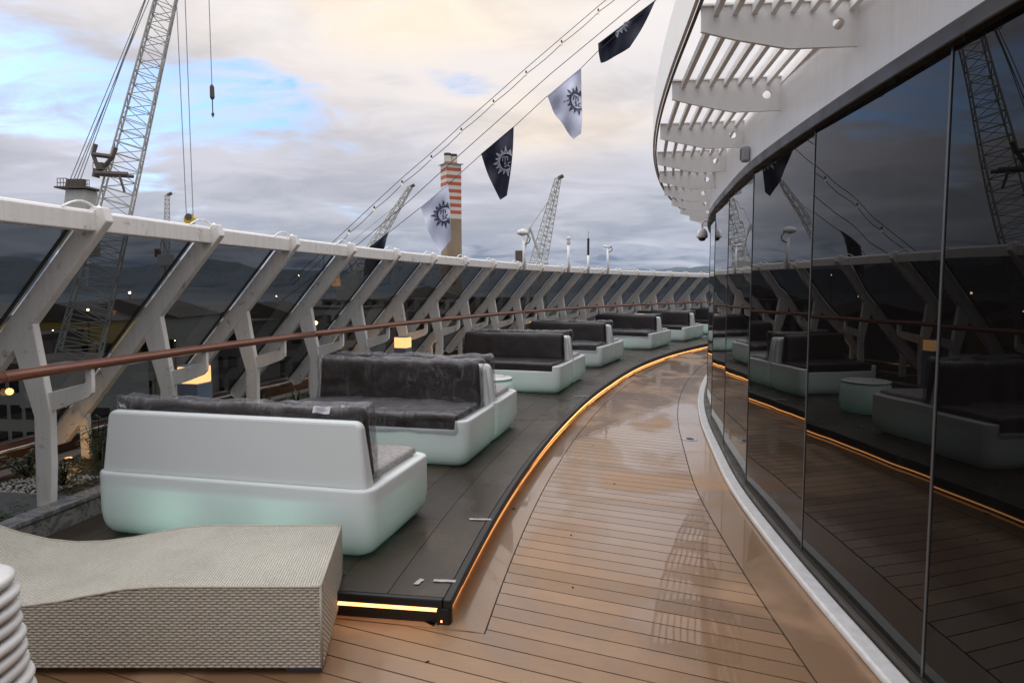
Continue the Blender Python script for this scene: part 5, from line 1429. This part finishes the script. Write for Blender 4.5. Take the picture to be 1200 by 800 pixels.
for k, (u, v, yd, col_) in enumerate(((12, 505, 62, 0), (40, 500, 66, 1), (70, 492, 72, 2), (18, 488, 72, 1), (180, 452, 88, 0), (205, 448, 92, 2), (260, 425, 110, 1), (285, 422, 112, 0))):
    p = at(u, v, yd); cm_ = (material('container_red', (0.30, 0.06, 0.04), 0.6, ns=2, namt=0.3), material('container_blue', (0.05, 0.12, 0.22), 0.6, ns=2, namt=0.3), material('container_grey', (0.25, 0.25, 0.24), 0.6, ns=2, namt=0.3))[col_] if k < 3 else cm3[col_]
    if k < 3: cm3 = [cm_] if k == 0 else cm3 + [cm_]
    o_ = root('shipping_container', ('red', 'blue', 'grey')[col_] + ' shipping container on the quay, ' + ('nearest the ship at far left', 'beside the red one', 'by the crane base', 'behind the front row', 'behind the large crane', 'right of the large crane', 'before the brick terminal', 'right end of the row')[k], 'container', (p.x, yd, ZQ), 0.1 * (k % 3), 'containers standing on the quay')
    mb = MB(); 
    for q in range(18): x = -3 + q / 3; mb.box(x + 0.02, x + 0.24, -1.22, 1.22, 0.1, 2.55)
    mb.box(-3.03, 3.03, -1.18, 1.18, 0.02, 2.6); mb.build('shell', cm_, o_)
    mb = MB(); mb.box(3.04, 3.10, -1.1, 1.1, 0.15, 2.45); mb.build('door', cm_, o_)
def port_lamp(u, v, Yd, r_=0.22):
    r_ *= 0.6
    p = at(u, v, Yd); o = root('quay_lamp', next(LMP), 'lamp post', (p.x, p.y, ZQ), 0, 'lit lamp masts along the quay')
    hh2 = p.z - ZQ
    mb = MB(); mb.tube([(0, 0, 0), (0, 0, hh2 - 0.1)], 0.12, 6); mb.build('mast', crane_dark, o)
    mb = MB(); mb.lathe([(r_ * 0.5, -r_), (r_, 0), (r_ * 0.5, r_)], (0, 0, hh2), 10); mb.build('lamp_head', lampport, o)
for u, v, yd, r_ in ((103, 363, 110, 0.30), (152, 343, 180, 0.5), (203, 358, 150, 0.22), (142, 360, 140, 0.18), (350, 323, 300, 0.3), (379, 297, 260, 0.3), (324, 347, 220, 0.3), (433, 335, 320, 0.3),
                     (299, 371, 180, 0.2), (595, 328, 420, 0.6), (606, 343, 400, 0.5), (62, 387, 100, 0.15), (180, 397, 110, 0.12), (205, 399, 120, 0.12)):
    port_lamp(u, v, yd, r_)

# ------------------------------------------------------------------ small things on the deck
def tape_piece(x, y, L, w, rz, label, k):
    mb = MB(); n_ = 5
    for i in range(n_ + 1):
        t = -L / 2 + L * i / n_; dw = 0.002 * sin(i * 2.3 + k)
        mb.v += [(t, -w / 2 + dw, 0.0012 * sin(i + k) ** 2), (t, w / 2 + dw, 0.0012 * cos(i + k) ** 2)]
    mb.f = [(2 * i, 2 * i + 2, 2 * i + 3, 2 * i + 1) for i in range(n_)]
    o = mb.build('tape_strip', tape); o.location = (x, y, ZP + 0.005); o.rotation_euler = (0, 0, rz)
    m_ = o.modifiers.new('solid', 'SOLIDIFY'); m_.thickness = 0.0008
    tag(o, label, 'tape', 'silver tape strips stuck on the platform')
def onz(u, v, z): 
    d_ = at(u, v, 1.0) - Vector((0, 0, H)); t = (z - H) / d_.z; return d_ * t
for k, (u, v, L, rz, lab) in enumerate(((563, 609, 0.15, -0.05, 'silver tape strip across the platform edge beside the nearest sofa'), (521, 681, 0.12, -0.08, 'silver tape strip right at the platform corner'),
                                  (491, 682, 0.07, 1.2, 'short silver tape strip left of the corner one'), (681.5, 464.5, 0.22, -0.1, 'far silver tape strip near the bend of the lit edge'))):
    p = onz(u, v, ZP); tape_piece(p.x, p.y, L, 0.028, rz, lab, k)
p = onz(808.5, 514.5, 0.0)
dr = root('floor_drain', 'round steel floor drain in the wooden margin by the glass wall', 'drain', (p.x, p.y, 0.0))
mb = MB(); mb.lathe([(0.085, 0.0005), (0.085, 0.004), (0.07, 0.005), (0.0, 0.005)], n=28); mb.build('drain_ring', steel, dr)
mb = MB()
for k in range(6): mb.box(-0.05 + 0.008 * abs(k - 2.5), 0.05 - 0.008 * abs(k - 2.5), -0.05 + k * 0.02 - 0.004, -0.05 + k * 0.02 + 0.004, 0.0051, 0.0062)
mb.build('drain_slots', rubber, dr)
rnd = random.Random(5)
DBL = ['', 'dark crumb of debris on the nearest planks below the platform corner', 'dark crumb on the planks right of the platform corner', 'dark crumb on the planks halfway along the near walkway', 'small dark crumb in the middle of the far walkway', 'dark crumb in the centre of the walkway before the floor drain']
for k, (u, v) in enumerate(((602, 596), (501, 775), (671, 688), (669, 627), (695, 522), (720, 567))):
    p = onz(u, v, 0); mb = MB(); s_ = 0.010 if k else 0.028; n_ = 6
    pts = [(s_ * (1 + 0.5 * rnd.random()) * cos(6.28 * i / n_), 0.45 * s_ * (1 + 0.5 * rnd.random()) * sin(6.28 * i / n_)) for i in range(n_)]
    mb.prism(pts, lambda q: (q[0], q[1], 0.0005), lambda q: (q[0] * 0.8, q[1] * 0.8, 0.004)); o = mb.build('dry_leaf', leafdry); o.location = (p.x, p.y, 0.0); o.rotation_euler = (0, 0, rnd.random() * 3)
    tag(o, 'curled dry leaf by the lit platform edge' if k == 0 else DBL[k], 'leaf' if k == 0 else 'debris', None if k == 0 else 'dark crumbs of debris on the planks')
